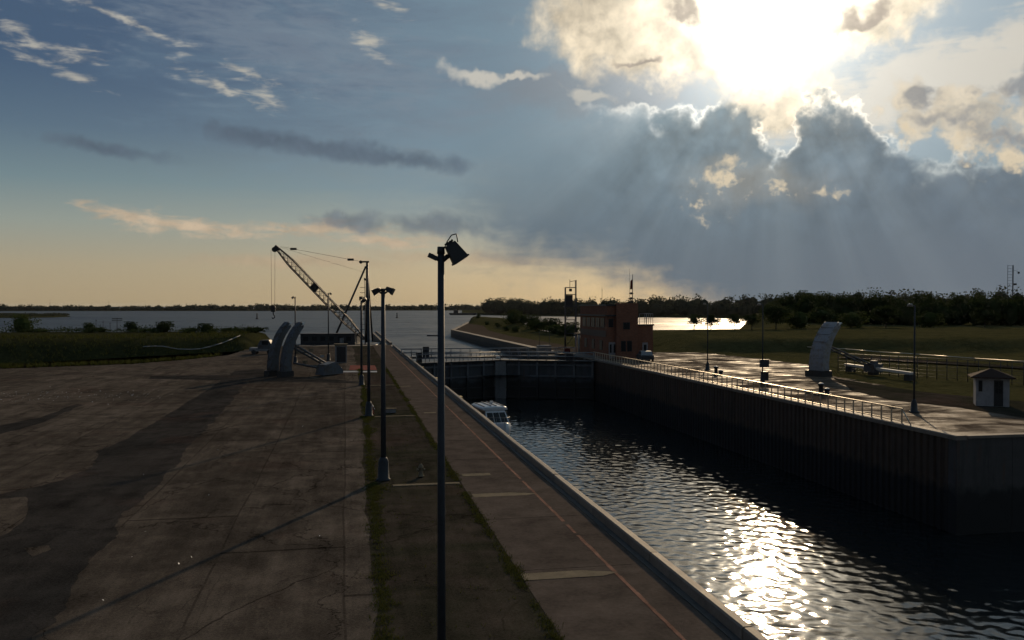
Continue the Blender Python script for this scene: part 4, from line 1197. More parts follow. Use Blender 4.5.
m = MB(); m.box(b + Vector((0, 0, -.1)), (1.5, 1.3, .9)); m.box(b + Vector((.1, 0, .5)), (.6, .6, .35)); m.build('machinery', M['arrest'], t)
p = G(283, 376.5); t = arrestor('ship_arrestor', 'pair of curved grey rocker arms beside the yard on the near bank', (p.x - .6, p.y, 0), R(48), (-.95, .95), .62, M['arrest'])
e = G(336, 374.5)
inv = Matrix.Translation(t.location) @ Matrix.Rotation(t.rotation_euler.z, 4, 'Z'); inv.invert()
m = MB()
el_ = L((e.x, e.y, .45))
for yo in (-.55, .55): m.tube((1.7, yo, 3.5), el_ + Vector((0, yo * .6, 0)), .13, .13, 8)
for i in range(1, 6):
    c = Vector((1.7, 0, 3.5)).lerp(el_, i / 6); m.tube(c + Vector((0, -.5, 0)), c + Vector((0, .5, 0)), .06, .06, 5)
m.build('strut', M['arrest'], t)
m = MB(); m.loft([[el_ + Vector((-2.6, s_, -.35)), el_ + Vector((-2.2, s_, .75)), el_ + Vector((-.6, s_, 1.0)), el_ + Vector((.5, s_, .05)), el_ + Vector((.5, s_, -.35))] for s_ in (-.6, .6)], smooth=False); m.build('boom_head', M['arrest'], t)
m = MB(); m.lathe([(0, 0), (.16, .02), (.19, .16), (.12, .3), (0, .34)], (el_.x + .35, el_.y - .3, el_.z + .05), 10); m.build('lamp', M['chip'], t)
m = MB(); m.tube((2.4, 0, 1.3), el_ + Vector((-1.5, 0, .2)), .12, .12, 8); m.build('boom', M['arrest'], t)

# covered pale machine and loose gear behind the near rocker arms
p = G(263, 354.5, -.05); t = thing('winch_truck', 'small pale flatbed vehicle parked behind the near rocker arms', 'vehicle', (p.x, p.y, 0), R(-10))
b = MB(); b.bb(-1.9, 1.9, -.85, .85, .5, .85); b.build('bed', M['steel'], t)
b = MB(); b.loft([[(-.6, s_, .85), (-.6, s_, 1.5), (-.2, s_, 2.2), (1.1, s_, 2.25), (1.5, s_, 1.6), (1.6, s_, .85)] for s_ in (-.8, .8)], smooth=False); c = b.build('cab', M['arrest'], t)
b = MB(); b.bb(.05, 1.0, -.84, -.80, 1.5, 2.1); b.build('window', M['window'], c)
for sx in (-1.2, 1.2):
    for sy in (-.8, .8):
        b = MB(); b.tube((sx, sy - .12, .36), (sx, sy + .12, .36), .36, .36, 14); b.build('wheel', M['black'], t)
b = MB(); b.bb(-1.85, -.7, -.8, .8, .85, 1.05); b.build('side_board', M['white'], t)
for i, (px, py, s_) in enumerate(((301, 353, .7), (311, 351.5, .55), (322, 357.3, .4), (305, 363.5, .4))):
    p = G(px, py); t = thing('crate', ('long pale crate on the grass right of the near rocker arms', 'small crate next to the long pale crate behind the strut', 'white box close to the control booth', 'little pale box under the near strut')[i], 'crate', (p.x, p.y, 0), .3 * i)
    b = MB(); b.box((0, 0, s_ * .45), (s_ * 2.2 if i == 0 else s_ * 1.2, s_, s_ * .9)); b.build('body', M['pale'] if i != 2 else M['white'], t)
    b = MB(); b.box((0, 0, s_ * .93), (s_ * 2.3 if i == 0 else s_ * 1.3, s_ * 1.1, s_ * .08)); b.build('lid', M['pale'], t)

# ------------------------------------------------------------------ lock gates
def railing(parent, pts, h, step, r, m, post_name='post', mids=(.5,), rail_r=None):
    rr = rail_r or r
    for a, b in zip(pts, pts[1:]):
        a, b = Vector(a), Vector(b); n = max(1, round((b - a).length / step))
        for zz in (*mids, 1.0):
            q = MB(); q.tube(a + Vector((0, 0, h * zz)), b + Vector((0, 0, h * zz)), rr, rr, 6); q.build('rail', m, parent)
        pm_ = MB(); pm_.tube((0, 0, 0), (0, 0, h), r, r, 6); me = pm_.mesh(post_name, m)
        for i in range(n + 1):
            o = bpy.data.objects.new(post_name, me); COL.objects.link(o); o.parent = parent; o.location = a.lerp(b, i / n)
MX = (LW + RW) / 2; APEX = GATE_Y + 5.0
for side, label in ((-1, 'left leaf of the steel lock gate, nearest the quay'), (1, 'right leaf of the steel lock gate, against the far wall')):
    hx = LW if side < 0 else RW
    a, b = Vector((hx, GATE_Y, 0)), Vector((MX + side * .06, APEX, 0)); d = b - a; ln_ = d.length; ang = math.atan2(d.y, d.x)
    t = thing('lock_gate', label, 'lock gate', a, ang)
    sgn = 1 if side < 0 else -1     # side of the leaf that faces the chamber (local y)
    fy = -.55 * sgn
    m = MB(); m.bb(0, ln_, -.25, .25, -8, -.25); m.build('skin_plate', M['gate'], t)
    for i in range(6):
        xx = .25 + i * (ln_ - .5) / 5; m = MB(); m.bb(xx - .14, xx + .14, min(fy, 0), max(fy, 0), -8, -.30); m.build('rib', M['gate_rib'], t)
    for zz in (-.75, -2.3, -3.9, -5.3):
        m = MB(); y0, y1 = sorted((fy * .88, 0)); m.bb(.1, ln_ - .1, y0, y1, zz - .11, zz + .11); m.build('girder', M['gate_rib'], t)
    m = MB(); m.bb(-.1, ln_, -.75, .75, -.25, -.08); w = m.build('walkway', M['dark_steel'], t)
    railing(t, [(0.1, -.68, -.08), (ln_ - .2, -.68, -.08)], 1.1, 1.35, .04, M['steel'], 'post', (.5,), .045)
    railing(t, [(0.1, .68, -.08), (ln_ - .2, .68, -.08)], 1.1, 1.35, .04, M['steel'], 'post', (.5,), .045)
    m = MB(); y0, y1 = sorted((fy * 1.15, .3 * sgn)); m.bb(ln_ - 1.0, ln_ - .02, y0, y1, -8, -.26); m.build('miter_post', M['steel'], t)
    if side < 0:
        m = MB(); m.lathe([(0, 0), (.30, 0), (.34, .22), (.2, .46), (0, .5)], (ln_ - .4, -.4, .05), 12); m.build('lamp', M['chip'], t)
        m = MB(); m.bb(.5, 1.1, -.3, .3, -.08, 1.3); m.build('control_box', M['black'], t)
    else:
        m = MB(); m.bb(3.0, 3.9, -.4, .3, -.08, .9); m.build('control_box', M['dark_steel'], t)
t = thing('footbridge', 'narrow railed footbridge across the channel just behind the lock gates', 'bridge', (0, 0, 0))
m = MB(); m.bb(LW - 1, RW + .6, 131.0, 132.3, -.45, -.15); m.build('deck', M['dark_steel'], t)
for yy in (131.05, 132.25): railing(t, [(LW - .6, yy, -.15), (RW - .2, yy, -.15)], 1.15, 1.5, .04, M['steel'], 'post', (.5,), .045)
m = MB(); m.bb(11.6, 12.5, 131.2, 131.7, -.15, 1.35); m.build('sign_board', M['dark_steel'], t)
p = MB(); p.bb(RW + .05, RW + 3, 118, 131, -.05, .22); structure(p.build('gate_platform', M['coping']))

# ------------------------------------------------------------------ boat in the chamber
p = (14.6, 86.5, WATER_Z); t = thing('cabin_cruiser', 'white cabin cruiser with rounded hardtop lying in the lock chamber', 'boat', p, R(187)); t.scale = (.90, .90, 1.0)
def hull_sec(y, w, keel, sheer): return [(-w, y, sheer), (-w * .96, y, sheer * .45), (-w * .75, y, -.15), (0, y, keel), (w * .75, y, -.15), (w * .96, y, sheer * .45), (w, y, sheer)]
m = MB(); m.loft([hull_sec(-4.4, 1.55, -.45, 1.15), hull_sec(-2, 1.65, -.5, 1.15), hull_sec(1.5, 1.6, -.5, 1.3), hull_sec(3.6, 1.05, -.35, 1.5), hull_sec(4.8, .12, .4, 1.7)]); hl = m.build('hull', M['hull'], t)
m = MB(); m.loft([[(-1.63, -4.3, .85), (1.63, -4.3, .85), (1.63, -4.3, .98), (-1.63, -4.3, .98)], [(-1.70, 0, .9), (1.70, 0, .9), (1.70, 0, 1.05), (-1.70, 0, 1.05)]], smooth=False); m.build('rub_rail', M['canvas'], hl)
m = MB(); m.bb(-1.45, 1.45, -4.1, 3.0, 1.08, 1.18); m.build('deck', M['hull'], t)
m = MB(); m.loft([[(-1.42, -2.6, 1.18), (1.42, -2.6, 1.18), (1.30, -2.5, 2.55), (-1.30, -2.5, 2.55)], [(-1.38, 2.6, 1.2), (1.38, 2.6, 1.2), (1.12, 1.2, 2.55), (-1.12, 1.2, 2.55)]], smooth=False); cb = m.build('cabin', M['hull'], t)
for sx in (-1, 1):
    for y0 in (-2.2, -1.0, .2):
        m = MB(); m.bb(sx * 1.37 - .03, sx * 1.37 + .03, y0, y0 + 1.0, 1.75, 2.35); m.build('window', M['window'], cb)
for x0 in (-1.15, -.38, .45):
    m = MB(); m.bb(x0, x0 + .70, -2.63, -2.56, 1.70 if x0 != -.38 else 1.25, 2.38); m.build('window' if x0 != -.38 else 'door', M['window'], cb)
for x0, x1 in ((-1.16, -.42), (-.36, .36), (.42, 1.16)):      # raked windscreen
    m = MB(); q = lambda x, f: (x * (1.0 - .12 * f), 2.372 - 1.10 * f + .05, 1.42 + 1.06 * f - .02)
    m.add([q(x0, .08), q(x1, .08), q(x1, .92), q(x0, .92)], [(0, 1, 2, 3)]); m.add([Vector(q(x0, .08)) + Vector((0, -.04, -.03)), Vector(q(x1, .08)) + Vector((0, -.04, -.03)), Vector(q(x1, .92)) + Vector((0, -.04, -.03)), Vector(q(x0, .92)) + Vector((0, -.04, -.03))], [(3, 2, 1, 0)]); m.build('windscreen', M['window'], cb)
m = MB(); rl = [Vector((-1.45, 1.0, 1.95)), Vector((-1.25, 2.6, 2.05)), Vector((-.7, 4.0, 2.15)), Vector((0, 4.75, 2.2)), Vector((.7, 4.0, 2.15)), Vector((1.25, 2.6, 2.05)), Vector((1.45, 1.0, 1.95))]; m.path(rl, .03, 6)
for v_ in rl: m.tube((v_.x, v_.y, 1.3), v_, .022, .022, 5)
m.build('bow_rail', M['steel'], t)
m = MB(); m.loft([[(-1.5, 1.4, 1.26), (1.5, 1.4, 1.26), (1.2, 1.4, 1.42), (-1.2, 1.4, 1.42)], [(-.95, 3.6, 1.46), (.95, 3.6, 1.46), (.7, 3.6, 1.58), (-.7, 3.6, 1.58)], [(-.1, 4.7, 1.66), (.1, 4.7, 1.66), (.06, 4.7, 1.72), (-.06, 4.7, 1.72)]], smooth=False); m.build('foredeck', M['hull'], t)
for x_, y_ in ((-1.3, -3.0), (1.3, -3.0), (-1.3, -.9), (1.3, -.9)):
    m = MB(); m.tube((x_, y_, 1.15), (x_ * .95, y_ + .1, 2.62), .035, .035, 6); m.build('stanchion', M['steel'], t)
m = MB(); m.loft([[(x * k, y_, 2.60 + z * zz) for x, z in ((-1.6, 0), (-1.56, .20), (-1.3, .30), (0, .36), (1.3, .30), (1.56, .20), (1.6, 0), (0, -.02))] for y_, k, zz in ((-3.4, .97, .9), (-3.2, 1, 1), (.4, 1, 1), (1.3, .88, .8))], smooth=True); ht = m.build('hardtop', M['hull'], t)
for x_ in (-1.1, -.3, .3, 1.1):
    m = MB(); m.bb(x_ - .06, x_ + .06, -3.3, .6, 2.93 - abs(x_) * .05, 3.05 - abs(x_) * .06); m.build('rib', M['steel'], ht)
m = MB(); m.bb(-.5, -.2, -1.6, -1.3, 2.95, 3.25); m.build('radar', M['hull'], ht)
m = MB(); m.bb(-1.5, 1.5, -3.28, -3.22, 2.32, 2.62); m.build('valance', M['hull'], t)
m = MB(); m.loft([[(-1.5, -4.38, 1.1), (1.5, -4.38, 1.1), (1.5, -4.3, 1.75), (-1.5, -4.3, 1.75)], [(-1.5, -3.9, 1.1), (1.5, -3.9, 1.1), (1.5, -3.9, 1.8), (-1.5, -3.9, 1.8)]], smooth=False); m.build('cockpit_cover', M['canvas'], t)
for sx in (-1, 1):
    m = MB(); m.bb(sx * .8 - .3, sx * .8 + .3, -3.7, -3.1, 1.18, 1.9); m.build('seat', M['pale'], t)
for y_ in (-3.0, 0.2):
    m = MB(); m.lathe([(0, -.35), (.13, -.3), (.15, 0), (.13, .3), (0, .35)], (1.78, y_, .75), 10); m.build('fender', M['white'], t)

# ------------------------------------------------------------------ far bank: railing, posts, bollards, hut, fence
t = thing('railing', 'long sunlit steel railing along the top of the far lock wall', 'railing', (0, 0, 0))
q = MB(); q.bb(RW + .25, RW + .35, 48.7, 117.6, 1.02, 1.10); q.build('rail', M['rail'], t)
q = MB(); q.bb(RW + .27, RW + .33, 48.7, 117.6, .26, .31); q.build('rail', M['rail'], t)
pm = MB(); pm.bb(-.035, .035, -.035, .035, 0, .88); me = pm.mesh('post', M['rail'])
for i in range(66):
    o = bpy.data.objects.new('post', me); COL.objects.link(o); o.parent = t; o.location = (RW + .30, 48.8 + i * 1.058, .155)
q = MB(); q.tube((RW + .30, 48.8, 1.05), (RW + .30, 47.9, .15), .04, .04, 6); q.build('brace', M['rail'], t)

def right_post(label, px, py, h, box=None):
    p = G(px, py); t = thing('lamp_post', label, 'lamp post', (p.x, p.y, 0))
    m = MB(); m.tube((0, 0, .2), (0, 0, h), .07, .05, 10); m.build('pole', M['pole'], t)
    m = MB(); m.lathe([(0, -.02), (.36, -.02), (.36, .08), (.24, .12), (.20, .65), (.12, .88), (.08, .95)], n=12); m.build('base', M['black'], t)
    m = MB(); m.tube((0, 0, h), (-.35, -.05, h + .05), .035, .035, 6); m.build('bracket', M['pole'], t)
    m = MB(); m.lathe([(0, .16), (.14, .14), (.22, -.06), (.0, -.08)], (-.42, -.06, h + .03), 12); l = m.build('lamp_head', M['glass'], t)
    if box:
        m = MB(); m.box((.1, -.15, box), (.85, .3, .75)); m.build('junction_box', M['dark_steel'], t)
        m = MB(); m.box((.25, .05, .75), (.55, .5, .9)); m.build('cabinet', M['black'], t)
    return t
right_post('lamp post on the apron near the white hut', 914, 412.5, 7.5)
right_post('lamp post on the apron carrying a dark junction box', 762.5, 384, 7.6, 2.0)
right_post('lamp post on the apron closest to the brick building', 707.5, 370, 7.7)

def bollard(label, px, py, s=1.0):
    p = G(px, py); t = thing('bollard', label, 'bollard', (p.x, p.y, 0)); t.scale = (s, s, s)
    m = MB(); m.bb(-.55, .75, -.4, .4, -.02, .14); m.build('base_plate', M['black'], t)
    for x_, h_ in ((0, .95), (.55, .5)):
        m = MB(); m.lathe([(.26, .14), (.20, .22), (.18, h_ - .2), (.27, h_ - .12), (.27, h_ - .02), (.2, h_ + .04), (0, h_ + .06)], (x_, 0, 0), 12); m.build('horn', M['black'], t)
        m = MB(); m.lathe([(.22, h_ + .03), (.14, h_ + .075), (0, h_ + .085)], (x_, 0, 0), 12); m.build('cap', M['chip'], t)
bollard('double mooring bollard on the apron left of the box carrying post', 716, 375.5)
bollard('double mooring bollard on the apron in front of the curved arm', 821, 395)
for px, py, lb in ((808, 393.5, 'small pale mooring cleat beside the bollard in front of the curved arm'), (746, 380, 'small pale cleat between the first bollard and the box carrying post'), (892, 408, 'small pale cleat left of the lamp post near the hut')):
    p = G(px, py); m = MB(); m.loft([[(x_, y_, z) for x_, z in ((-.28, .10), (-.12, .2), (.12, .2), (.28, .10), (.16, 0), (-.16, 0))] for y_ in (-.1, .1)], smooth=False)
    tag(m.build('cleat', M['pale'], None, (p.x, p.y, .005)), lb, 'cleat')

# white hut with hipped roof
p = G(991, 405.5); t = thing('hut', 'small white hut with brown hipped roof on the far bank', 'hut', (p.x, p.y, 0), R(-34)); t.scale = (.86, .86, .97)
m = MB(); m.bb(-1.28, 1.28, -1.1, 1.1, 0, 2.30); w = m.build('wall', M['white'], t)
m = MB(); m.add([(-1.72, -1.55, 2.28), (1.72, -1.55, 2.28), (1.72, 1.55, 2.28), (-1.72, 1.55, 2.28), (0, 0, 2.92)], [(0, 1, 4), (1, 2, 4), (2, 3, 4), (3, 0, 4), (3, 2, 1, 0)]); m.build('roof', M['roof'], t)
m = MB(); m.bb(-1.72, 1.72, -1.55, 1.55, 2.20, 2.279); m.build('eave', M['roof'], t)
m = MB(); m.bb(.10, .80, -1.14, -1.10, .06, 2.05); d = m.build('door', M['black'], t)
for z0, z1 in ((1.05, 1.45), (1.5, 1.95)):
    for x0 in (.18, .48):
        m = MB(); m.bb(x0, x0 + .25, -1.15, -1.141, z0, z1); m.build('pane', M['window'], d)
m = MB(); m.bb(-1.08, -.78, -1.13, -1.10, 1.15, 2.0); wn = m.build('window', M['black'], t)
for z0 in (1.2, 1.6):
    m = MB(); m.bb(-1.05, -.81, -1.14, -1.131, z0, z0 + .35); m.build('pane', M['window'], wn)
m = MB(); m.bb(-1.5, 1.6, -2.4, 1.3, -.2, .03); m.build('step', M['coping'], t)

# fence along the grass
f0, f1 = G(838, 371), G(1060, 387)
t = thing('fence', 'wire fence with thin posts crossing the grass behind the hut', 'fence', (0, 0, 0))
n = 22; pm = MB(); pm.tube((0, 0, -.2), (0, 0, 2.1), .045, .04, 6); me = pm.mesh('post', M['dark_steel'])
for i in range(n + 1):
    c = f0.lerp(f1, i / n); o = bpy.data.objects.new('post', me); COL.objects.link(o); o.parent = t; o.location = c
for zz, r in ((2.05, .03), (1.6, .012), (1.2, .012), (.8, .012), (.4, .012), (.1, .012)):
    m = MB(); m.tube(f0 + Vector((0, 0, zz)), f1 + Vector((0, 0, zz)), r, r, 5); m.build('rail' if zz > 2 else 'wire', M['dark_steel'], t)
# long low guardrail of the road behind
gp = [G(px, py, .8) for px, py in ((690, 345.5), (745, 346), (800, 346.5), (845, 349), (880, 352), (920, 354.5), (975, 358.5), (1080, 365))]
t = thing('guardrail', 'long low guardrail on the far bank running behind the curved arm', 'guardrail', (0, 0, 0))
m = MB()
for a, b in zip(gp, gp[1:]):
    m.tube(a, b, .07, .07, 6)
m.build('rail', M['rail'], t)
pm = MB(); pm.tube((0, 0, -1.2), (0, 0, 0), .05, .05, 6); me = pm.mesh('post', M['wood'])
for a, b in zip(gp, gp[1:]):
    k = max(1, int((b - a).length / 4))
    for i in range(k):
        o = bpy.data.objects.new('post', me); COL.objects.link(o); o.parent = t; o.location = a.lerp(b, i / k)
# road strip
structure(sheet('road', [G(835, 357.5, .1), G(1060, 371, .06), G(1060, 368.5, .1), G(860, 355.5, .1)], M['strip'], .10, 0))

# ------------------------------------------------------------------ brick control building
def brick_mat():
    m = bpy.data.materials.new('brick'); m.use_nodes = True
    tr = m.node_tree; S.tree = tr; tr.nodes.clear()
    out = tr.nodes.new('ShaderNodeOutputMaterial'); b = tr.nodes.new('ShaderNodeBsdfPrincipled'); tr.links.new(b.outputs[0], out.inputs[0])
    tc = tr.nodes.new('ShaderNodeTexCoord'); sp = tr.nodes.new('ShaderNodeSeparateXYZ'); tr.links.new(tc.outputs['Object'], sp.inputs[0])
    bt = tr.nodes.new('ShaderNodeTexBrick'); tr.links.new(vec3(S(sp.outputs[0]) + S(sp.outputs[1]), S(sp.outputs[2]), 0.0), bt.inputs['Vector'])
    bt.inputs['Color1'].default_value = (.25, .115, .072, 1); bt.inputs['Color2'].default_value = (.19, .085, .055, 1); bt.inputs['Mortar'].default_value = (.14, .11, .09, 1)
    bt.inputs['Scale'].default_value = 2.2; bt.inputs['Mortar Size'].default_value = .012
    n = snoise(tc.outputs['Object'], .8, 5, .6)
    tr.links.new(sscale(bt.outputs['Color'], .7 + n * .6), b.inputs['Base Color']); b.inputs['Roughness'].default_value = .9; b.inputs['Specular IOR Level'].default_value = .1
    return m
M['brick'] = brick_mat(); M['buff'] = mat('buff_panel', (.12, .085, .06), .8, .25, 1.5)
t = thing('control_building', 'two storey brick lock control building at the end of the far wall', 'building', (36.2, 117.5, 0))
def bx_(x0, x1, y0, y1, z0, z1, name, m, parent=t):
    b = MB(); b.bb(x0, x1, y0, y1, z0, z1); return b.build(name, m, parent)
bx_(0, 4.5, 0, 14, 0, 7.5, 'wall', M['brick'])
bx_(4.51, 7.0, .4, 13, 0, 4.7, 'wing_wall', M['brick'])
bx_(1.25, 4.4, -.6, -.01, 0, 7.9, 'stair_tower', M['brick'])
bx_(-.35, 4.2, -.35, 14.2, 6.05, 6.25, 'eave', M['dark_steel'])
bx_(-.12, 4.62, -.12, 14.12, 7.5, 7.72, 'roof', M['dark_steel'])
bx_(4.45, 7.15, .3, 13.1, 4.7, 4.9, 'wing_roof', M['dark_steel'])
for y0 in (1.0, 3.4, 5.8, 8.2, 10.6):
    w = bx_(-.05, .02, y0, y0 + 1.9, 4.4, 5.8, 'window', M['black'])
    for k in range(2): bx_(-.07, -.051, y0 + .08 + k * .95, y0 + .87 + k * .95, 4.5, 5.7, 'pane', M['window'], w)
for y0 in (2.0, 6.0, 10.0):
    w = bx_(-.05, .02, y0, y0 + 1.4, 1.2, 2.6, 'window', M['black']); bx_(-.07, -.051, y0 + .1, y0 + 1.3, 1.3, 2.5, 'pane', M['window'], w)
for x0, x1 in ((.25, .95),):
    w = bx_(x0, x1, -.05, .02, 4.5, 5.7, 'window', M['black']); bx_(x0 + .06, x1 - .06, -.07, -.051, 4.56, 5.64, 'pane', M['window'], w)
w = bx_(2.2, 3.2, -.65, -.60, 4.2, 5.2, 'window', M['black']); bx_(2.3, 3.1, -.67, -.651, 4.3, 5.1, 'pane', M['window'], w)
for x0 in (.30, .86):
    d = bx_(x0, x0 + .52, -.06, .02, .1, 2.4, 'door', M['white']); bx_(x0 + .12, x0 + .40, -.075, -.061, .9, 2.1, 'pane', M['window'], d)
for x0 in (1.9, 2.8):
    w = bx_(x0, x0 + .7, -.65, -.60, 1.1, 2.6, 'window', M['black']); bx_(x0 + .06, x0 + .64, -.67, -.651, 1.18, 2.52, 'pane', M['window'], w)
d = bx_(5.4, 6.2, .35, .42, .1, 2.3, 'door', M['white']); bx_(5.6, 6.0, .335, .349, .9, 2.0, 'pane', M['window'], d)
for y0 in (13.6, 15.2): 
    b = MB(); b.tube((-.3, y0, 0), (-.3, y0, 3.0), .16, .16, 10); b.build('column', M['white'], t)
bx_(-.6, 1.4, 14.05, 15.6, 3.0, 3.25, 'canopy', M['buff'])
bx_(-.06, -.01, .3, 13.7, 3.1, 4.0, 'panel', M['buff'])
b = MB(); railing(t, [(5.0, .5, 4.9), (7.0, .5, 4.9), (7.0, 4, 4.9)], 1.5, 1.0, .035, M['steel'])
# flag and aerial mast on the roof
x, y = PD(632.5, 124.0); t = thing('flag_mast', 'roof mast with aerials and a small limp flag on the brick building', 'flag mast', (x, y, 7.6))
m = MB(); m.tube((0, 0, 0), (0, 0, 4.4), .06, .04, 6); m.build('pole', M['black'], t)
m = MB(); m.tube((-.45, 0, 0), (-.45, 0, 5.2), .025, .015, 5); m.build('aerial', M['black'], t)
for zz, w_ in ((1.0, .5), (1.7, .35), (.5, .3)):
    m = MB(); m.box((-.2, 0, zz), (w_ * 2, .06, .07)); m.box((-.2, 0, zz), (.3, .25, .3)); m.build('cross_arm', M['black'], t)
m = MB(); secs = []
for i in range(7):
    f = i / 6; secs.append([(-.03 - f * .30 + .04 * math.sin(f * 9), .05 * math.sin(f * 12), 3.7 - f * .25), (-.03 - f * .34, .05 * math.sin(f * 12 + 1), 2.3 - f * .05), (-.03 - f * .34, .05 * math.sin(f * 12 + 1) + .02, 2.3 - f * .05), (-.03 - f * .30, .05 * math.sin(f * 12) + .02, 3.7 - f * .25)])
m.loft(secs); m.build('flag', M['red'], t)
# steel frame tower behind the building
x, y = PD(570.5, 158.0); t = thing('frame_tower', 'open steel frame tower with platform behind the brick building', 'tower', (x, y, 0), R(-10))
hw = .95
for sx in (-1, 1):
    for sy in (-1, 1):
        m = MB(); m.tube((sx * hw, sy * hw, 0), (sx * hw, sy * hw, 12.2 if sx > 0 else 10.9), .09, .07, 6); m.build('leg', M['dark_steel'], t)
zs = [0, 2.5, 5.0, 7.5]
for z0, z1 in zip(zs, zs[1:]):
    for (ax_, ay), (bx2, by2) in (((-1, -1), (1, -1)), ((-1, 1), (1, 1)), ((-1, -1), (-1, 1)), ((1, -1), (1, 1))):
        m = MB(); m.tube((ax_ * hw, ay * hw, z0), (bx2 * hw, by2 * hw, z1), .035, .035, 5); m.tube((ax_ * hw, ay * hw, z1), (bx2 * hw, by2 * hw, z1), .045, .045, 5); m.build('brace', M['dark_steel'], t)
m = MB(); m.bb(-1.2, 1.2, -1.2, 1.2, 7.3, 7.45); m.build('platform', M['dark_steel'], t)
m = MB(); m.bb(-.85, .35, -.6, .6, 7.45, 9.5); m.build('cabinet', M['black'], t)
for zz in (9.6, 10.85):
    for (ax_, ay), (bx2, by2) in (((-1, -1), (1, -1)), ((-1, 1), (1, 1)), ((-1, -1), (-1, 1)), ((1, -1), (1, 1))):
        m = MB(); m.tube((ax_ * hw, ay * hw, zz), (bx2 * hw, by2 * hw, zz), .06, .06, 5); m.build('rail', M['dark_steel'], t)
m = MB(); m.box((0, 0, 10.4), (.5, .4, .5)); m.build('lamp', M['black'], t)
m = MB(); m.tube((hw, -hw, 12.1), (-.2, -hw, 11.9), .05, .05, 5); m.tube((-.2, -hw, 10.9), (-.2, -hw, 12.3), .05, .05, 5); m.build('davit', M['dark_steel'], t)
# parked car by the building
p = G(645, 361.5); t = thing('parked_car', 'dark car parked in front of the brick building', 'car', (p.x, p.y, 0), R(80))
m = MB(); m.loft([[(x_, s_, z) for x_, z in ((-2.1, .35), (-2.1, .85), (-1.9, .98), (1.2, .95), (2.0, .80), (2.1, .35))] for s_ in (-.85, .85)], smooth=False); bd = m.build('body', M['dark_steel'], t)
m = MB(); m.loft([[(-1.6, s_ , .97), (-1.2, s_ * .86, 1.45), (.3, s_ * .86, 1.45), (1.05, s_, .95)] for s_ in (-.8, .8)], smooth=False); m.build('cabin', M['steel'], t)
for s_ in (-1, 1):
    m = MB(); m.add([(-1.35, s_ * .795, 1.03), (-1.1, s_ * .72, 1.38), (.2, s_ * .72, 1.38), (.75, s_ * .795, 1.03)], [(0, 1, 2, 3)]); m.build('window', M['window'], t)
    m = MB(); m.box((2.09, s_ * .6, .68), (.06, .3, .14)); m.build('headlight', M['glass'], t)
    for x_ in (-1.3, 1.3):
        m = MB(); m.tube((x_, s_ * .72, .33), (x_, s_ * .9, .33), .33, .33, 16); wh = m.build('wheel', M['black'], t); m = MB(); m.tube((x_, s_ * .89, .33), (x_, s_ * .915, .33), .19, .19, 12); m.build('rim', M['steel'], wh)
# gear on the guide wall
for i, (px, py, lb) in enumerate(((544, 352, 'grey equipment box with aerials on the guide wall apron'), (569, 354.5, 'pale railing rack at the corner of the brick building'))):
    p = G(px, py); t = thing('equipment_box' if i == 0 else 'rack', lb, 'equipment box' if i == 0 else 'rack', (p.x, p.y, 0))
    if i == 0:
        m = MB(); m.bb(-1.1, 1.1, -.6, .6, 0, 1.1); m.build('cabinet', M['steel'], t)
        for sx, hh in ((-.8, 3.4), (.9, 3.0)):
            m = MB(); m.tube((sx, 0, 0), (sx, 0, hh), .04, .03, 5); m.build('aerial', M['black'], t)
    else:
        for k in range(5):
            m = MB(); m.tube((-1.6 + k * .8, 0, 0), (-1.6 + k * .8, 0, 1.1), .05, .05, 6); m.build('post', M['white'], t)
        m = MB(); m.box((0, 0, 1.1), (3.4, .1, .12)); m.build('rail', M['white'], t); m = MB(); m.box((-.3, -.1, .55), (.9, .08, .8)); m.build('sign', M['red'], t)
# lattice telecom tower behind the wood at the right edge, thin masts far off
x, y = PD(1010, 420); t = thing('telecom_tower', 'ladder shaped telecom tower rising over the wood at the right edge', 'tower', (x, y, 0))
for sx, r in ((-1.45, .12), (1.45, .30)):
    m = MB(); m.tube((sx, 0, 0), (sx, 0, 27.2), r, r, 6); m.build('leg', M['dark_steel'], t)
for i in range(10):
    m = MB(); m.tube((-1.45, 0, 14 + i * 1.45), (1.45, 0, 14 + i * 1.45), .06, .06, 5); m.build('rung', M['dark_steel'], t)
m = MB(); m.box((2.6, 0, 18.0), (1.6, .5, .9)); m.build('antenna', M['black'], t)
m = MB(); m.tube((1.5, 0, 25.0), (4.4, 0, 24.0), .07, .07, 5); m.box((4.6, 0, 23.6), (.7, .5, .9)); m.build('antenna_arm', M['dark_steel'], t)
for px, d, h, lb in ((50, 1700, 22, 'thin mast above the far shore at the left edge'), (109, 1740, 19, 'thin mast on the far shore left of the round shrubs'), (602, 800, 26, 'thin mast above the wood between frame tower and flag')):
    x, y = PD(px, d); t = thing('mast', lb, 'mast', (x, y, RIVER_Z + 1)); m = MB(); m.tube((0, 0, 0), (0, 0, h), .5 if d > 1000 else .28, .12, 6); m.build('pole', M['dark_steel'], t)
    m = MB(); m.box((0, 0, h * .9), (2.4 if d > 1000 else 1.2, .3, .3)); m.build('cross_arm', M['dark_steel'], t)
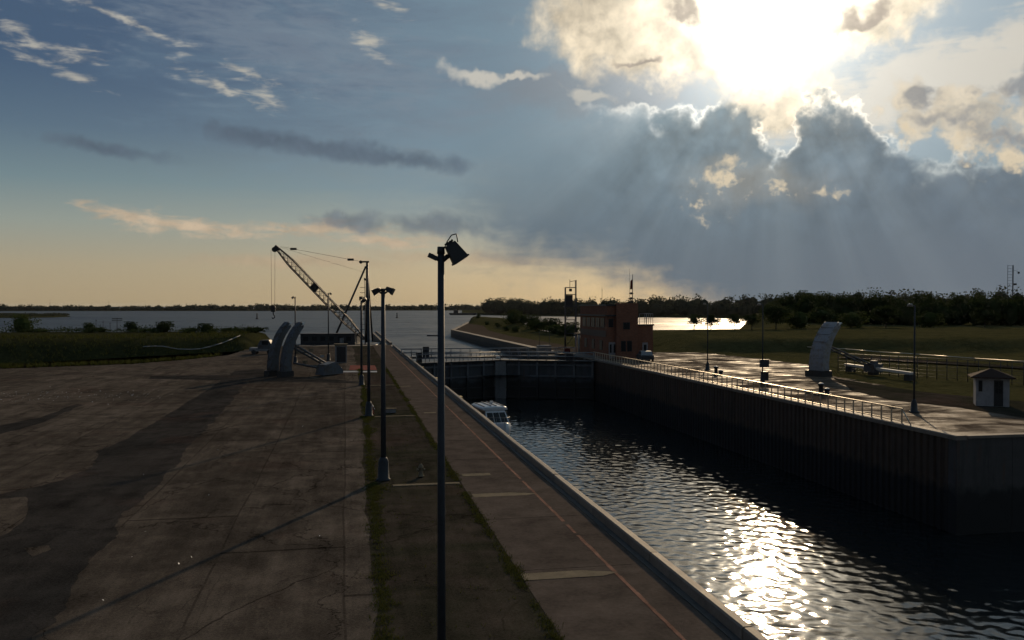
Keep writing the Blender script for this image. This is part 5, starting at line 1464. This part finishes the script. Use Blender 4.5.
# channel buoys
for px, d, lb in ((257, 640, 'dark channel buoy in the river right of the left bank'), (397, 700, 'small dark buoy in the river beside the second lamp post')):
    x, y = PD(px, d); t = thing('buoy', lb, 'buoy', (x, y, RIVER_Z)); m = MB(); m.lathe([(0, -.5), (1.0, -.4), (1.1, .5), (.5, .8)], n=12); m.build('float', M['dark_steel'], t)
    m = MB(); m.lathe([(.5, .8), (.35, 3.6), (.5, 3.7), (.4, 4.3), (0, 4.4)], n=8); m.build('tower', M['dark_steel'], t)
# low moored barge at the wooded shore
x, y = PD(463, 930); t = thing('barge', 'low dark barge lying at the point of the wooded shore', 'barge', (x, y, RIVER_Z), R(-12))
m = MB(); m.loft([[(x_, s_, z) for x_, z in ((-14, 2.2), (-15, 1.2), (-12, -.6), (12, -.6), (15, 1.2), (14, 2.2))] for s_ in (-4, 4)], smooth=False); m.build('hull', M['black'], t)
m = MB(); m.bb(-10, -5, -2.5, 2.5, 2.2, 5.4); m.build('deckhouse', M['dark_steel'], t)
# tiny off-white specks scattered on the yard
g = np.random.default_rng(5); P_ = []
for i in range(150):
    px = g.uniform(-40, 175) if i < 140 else g.uniform(100, 330); py = g.normal(395, 3.4) if i < 140 else g.uniform(400, 600)
    q = G(px, py, .02); P_.append((q.x, q.y, q.z))
o = bpy.data.objects.new('stone_chips', quads_mesh('stone_chips', leaf_quads(g, np.array(P_), .042), M['chip'])); COL.objects.link(o); stuff(o)

# ------------------------------------------------------------------ evening haze: one closed box of thin air
hz = MB(); hz.bb(-16000, 16000, -600, 16000, -9.5, 34)
hm = bpy.data.materials.new('haze_air'); hm.use_nodes = True; ht_ = hm.node_tree; ht_.nodes.clear()
ho = ht_.nodes.new('ShaderNodeOutputMaterial'); pv = ht_.nodes.new('ShaderNodeVolumePrincipled')
pv.inputs['Color'].default_value = (.80, .86, .92, 1); pv.inputs['Density'].default_value = .000015; pv.inputs['Anisotropy'].default_value = .35
ht_.links.new(pv.outputs[0], ho.inputs['Volume'])
stuff(hz.build('haze', hm))
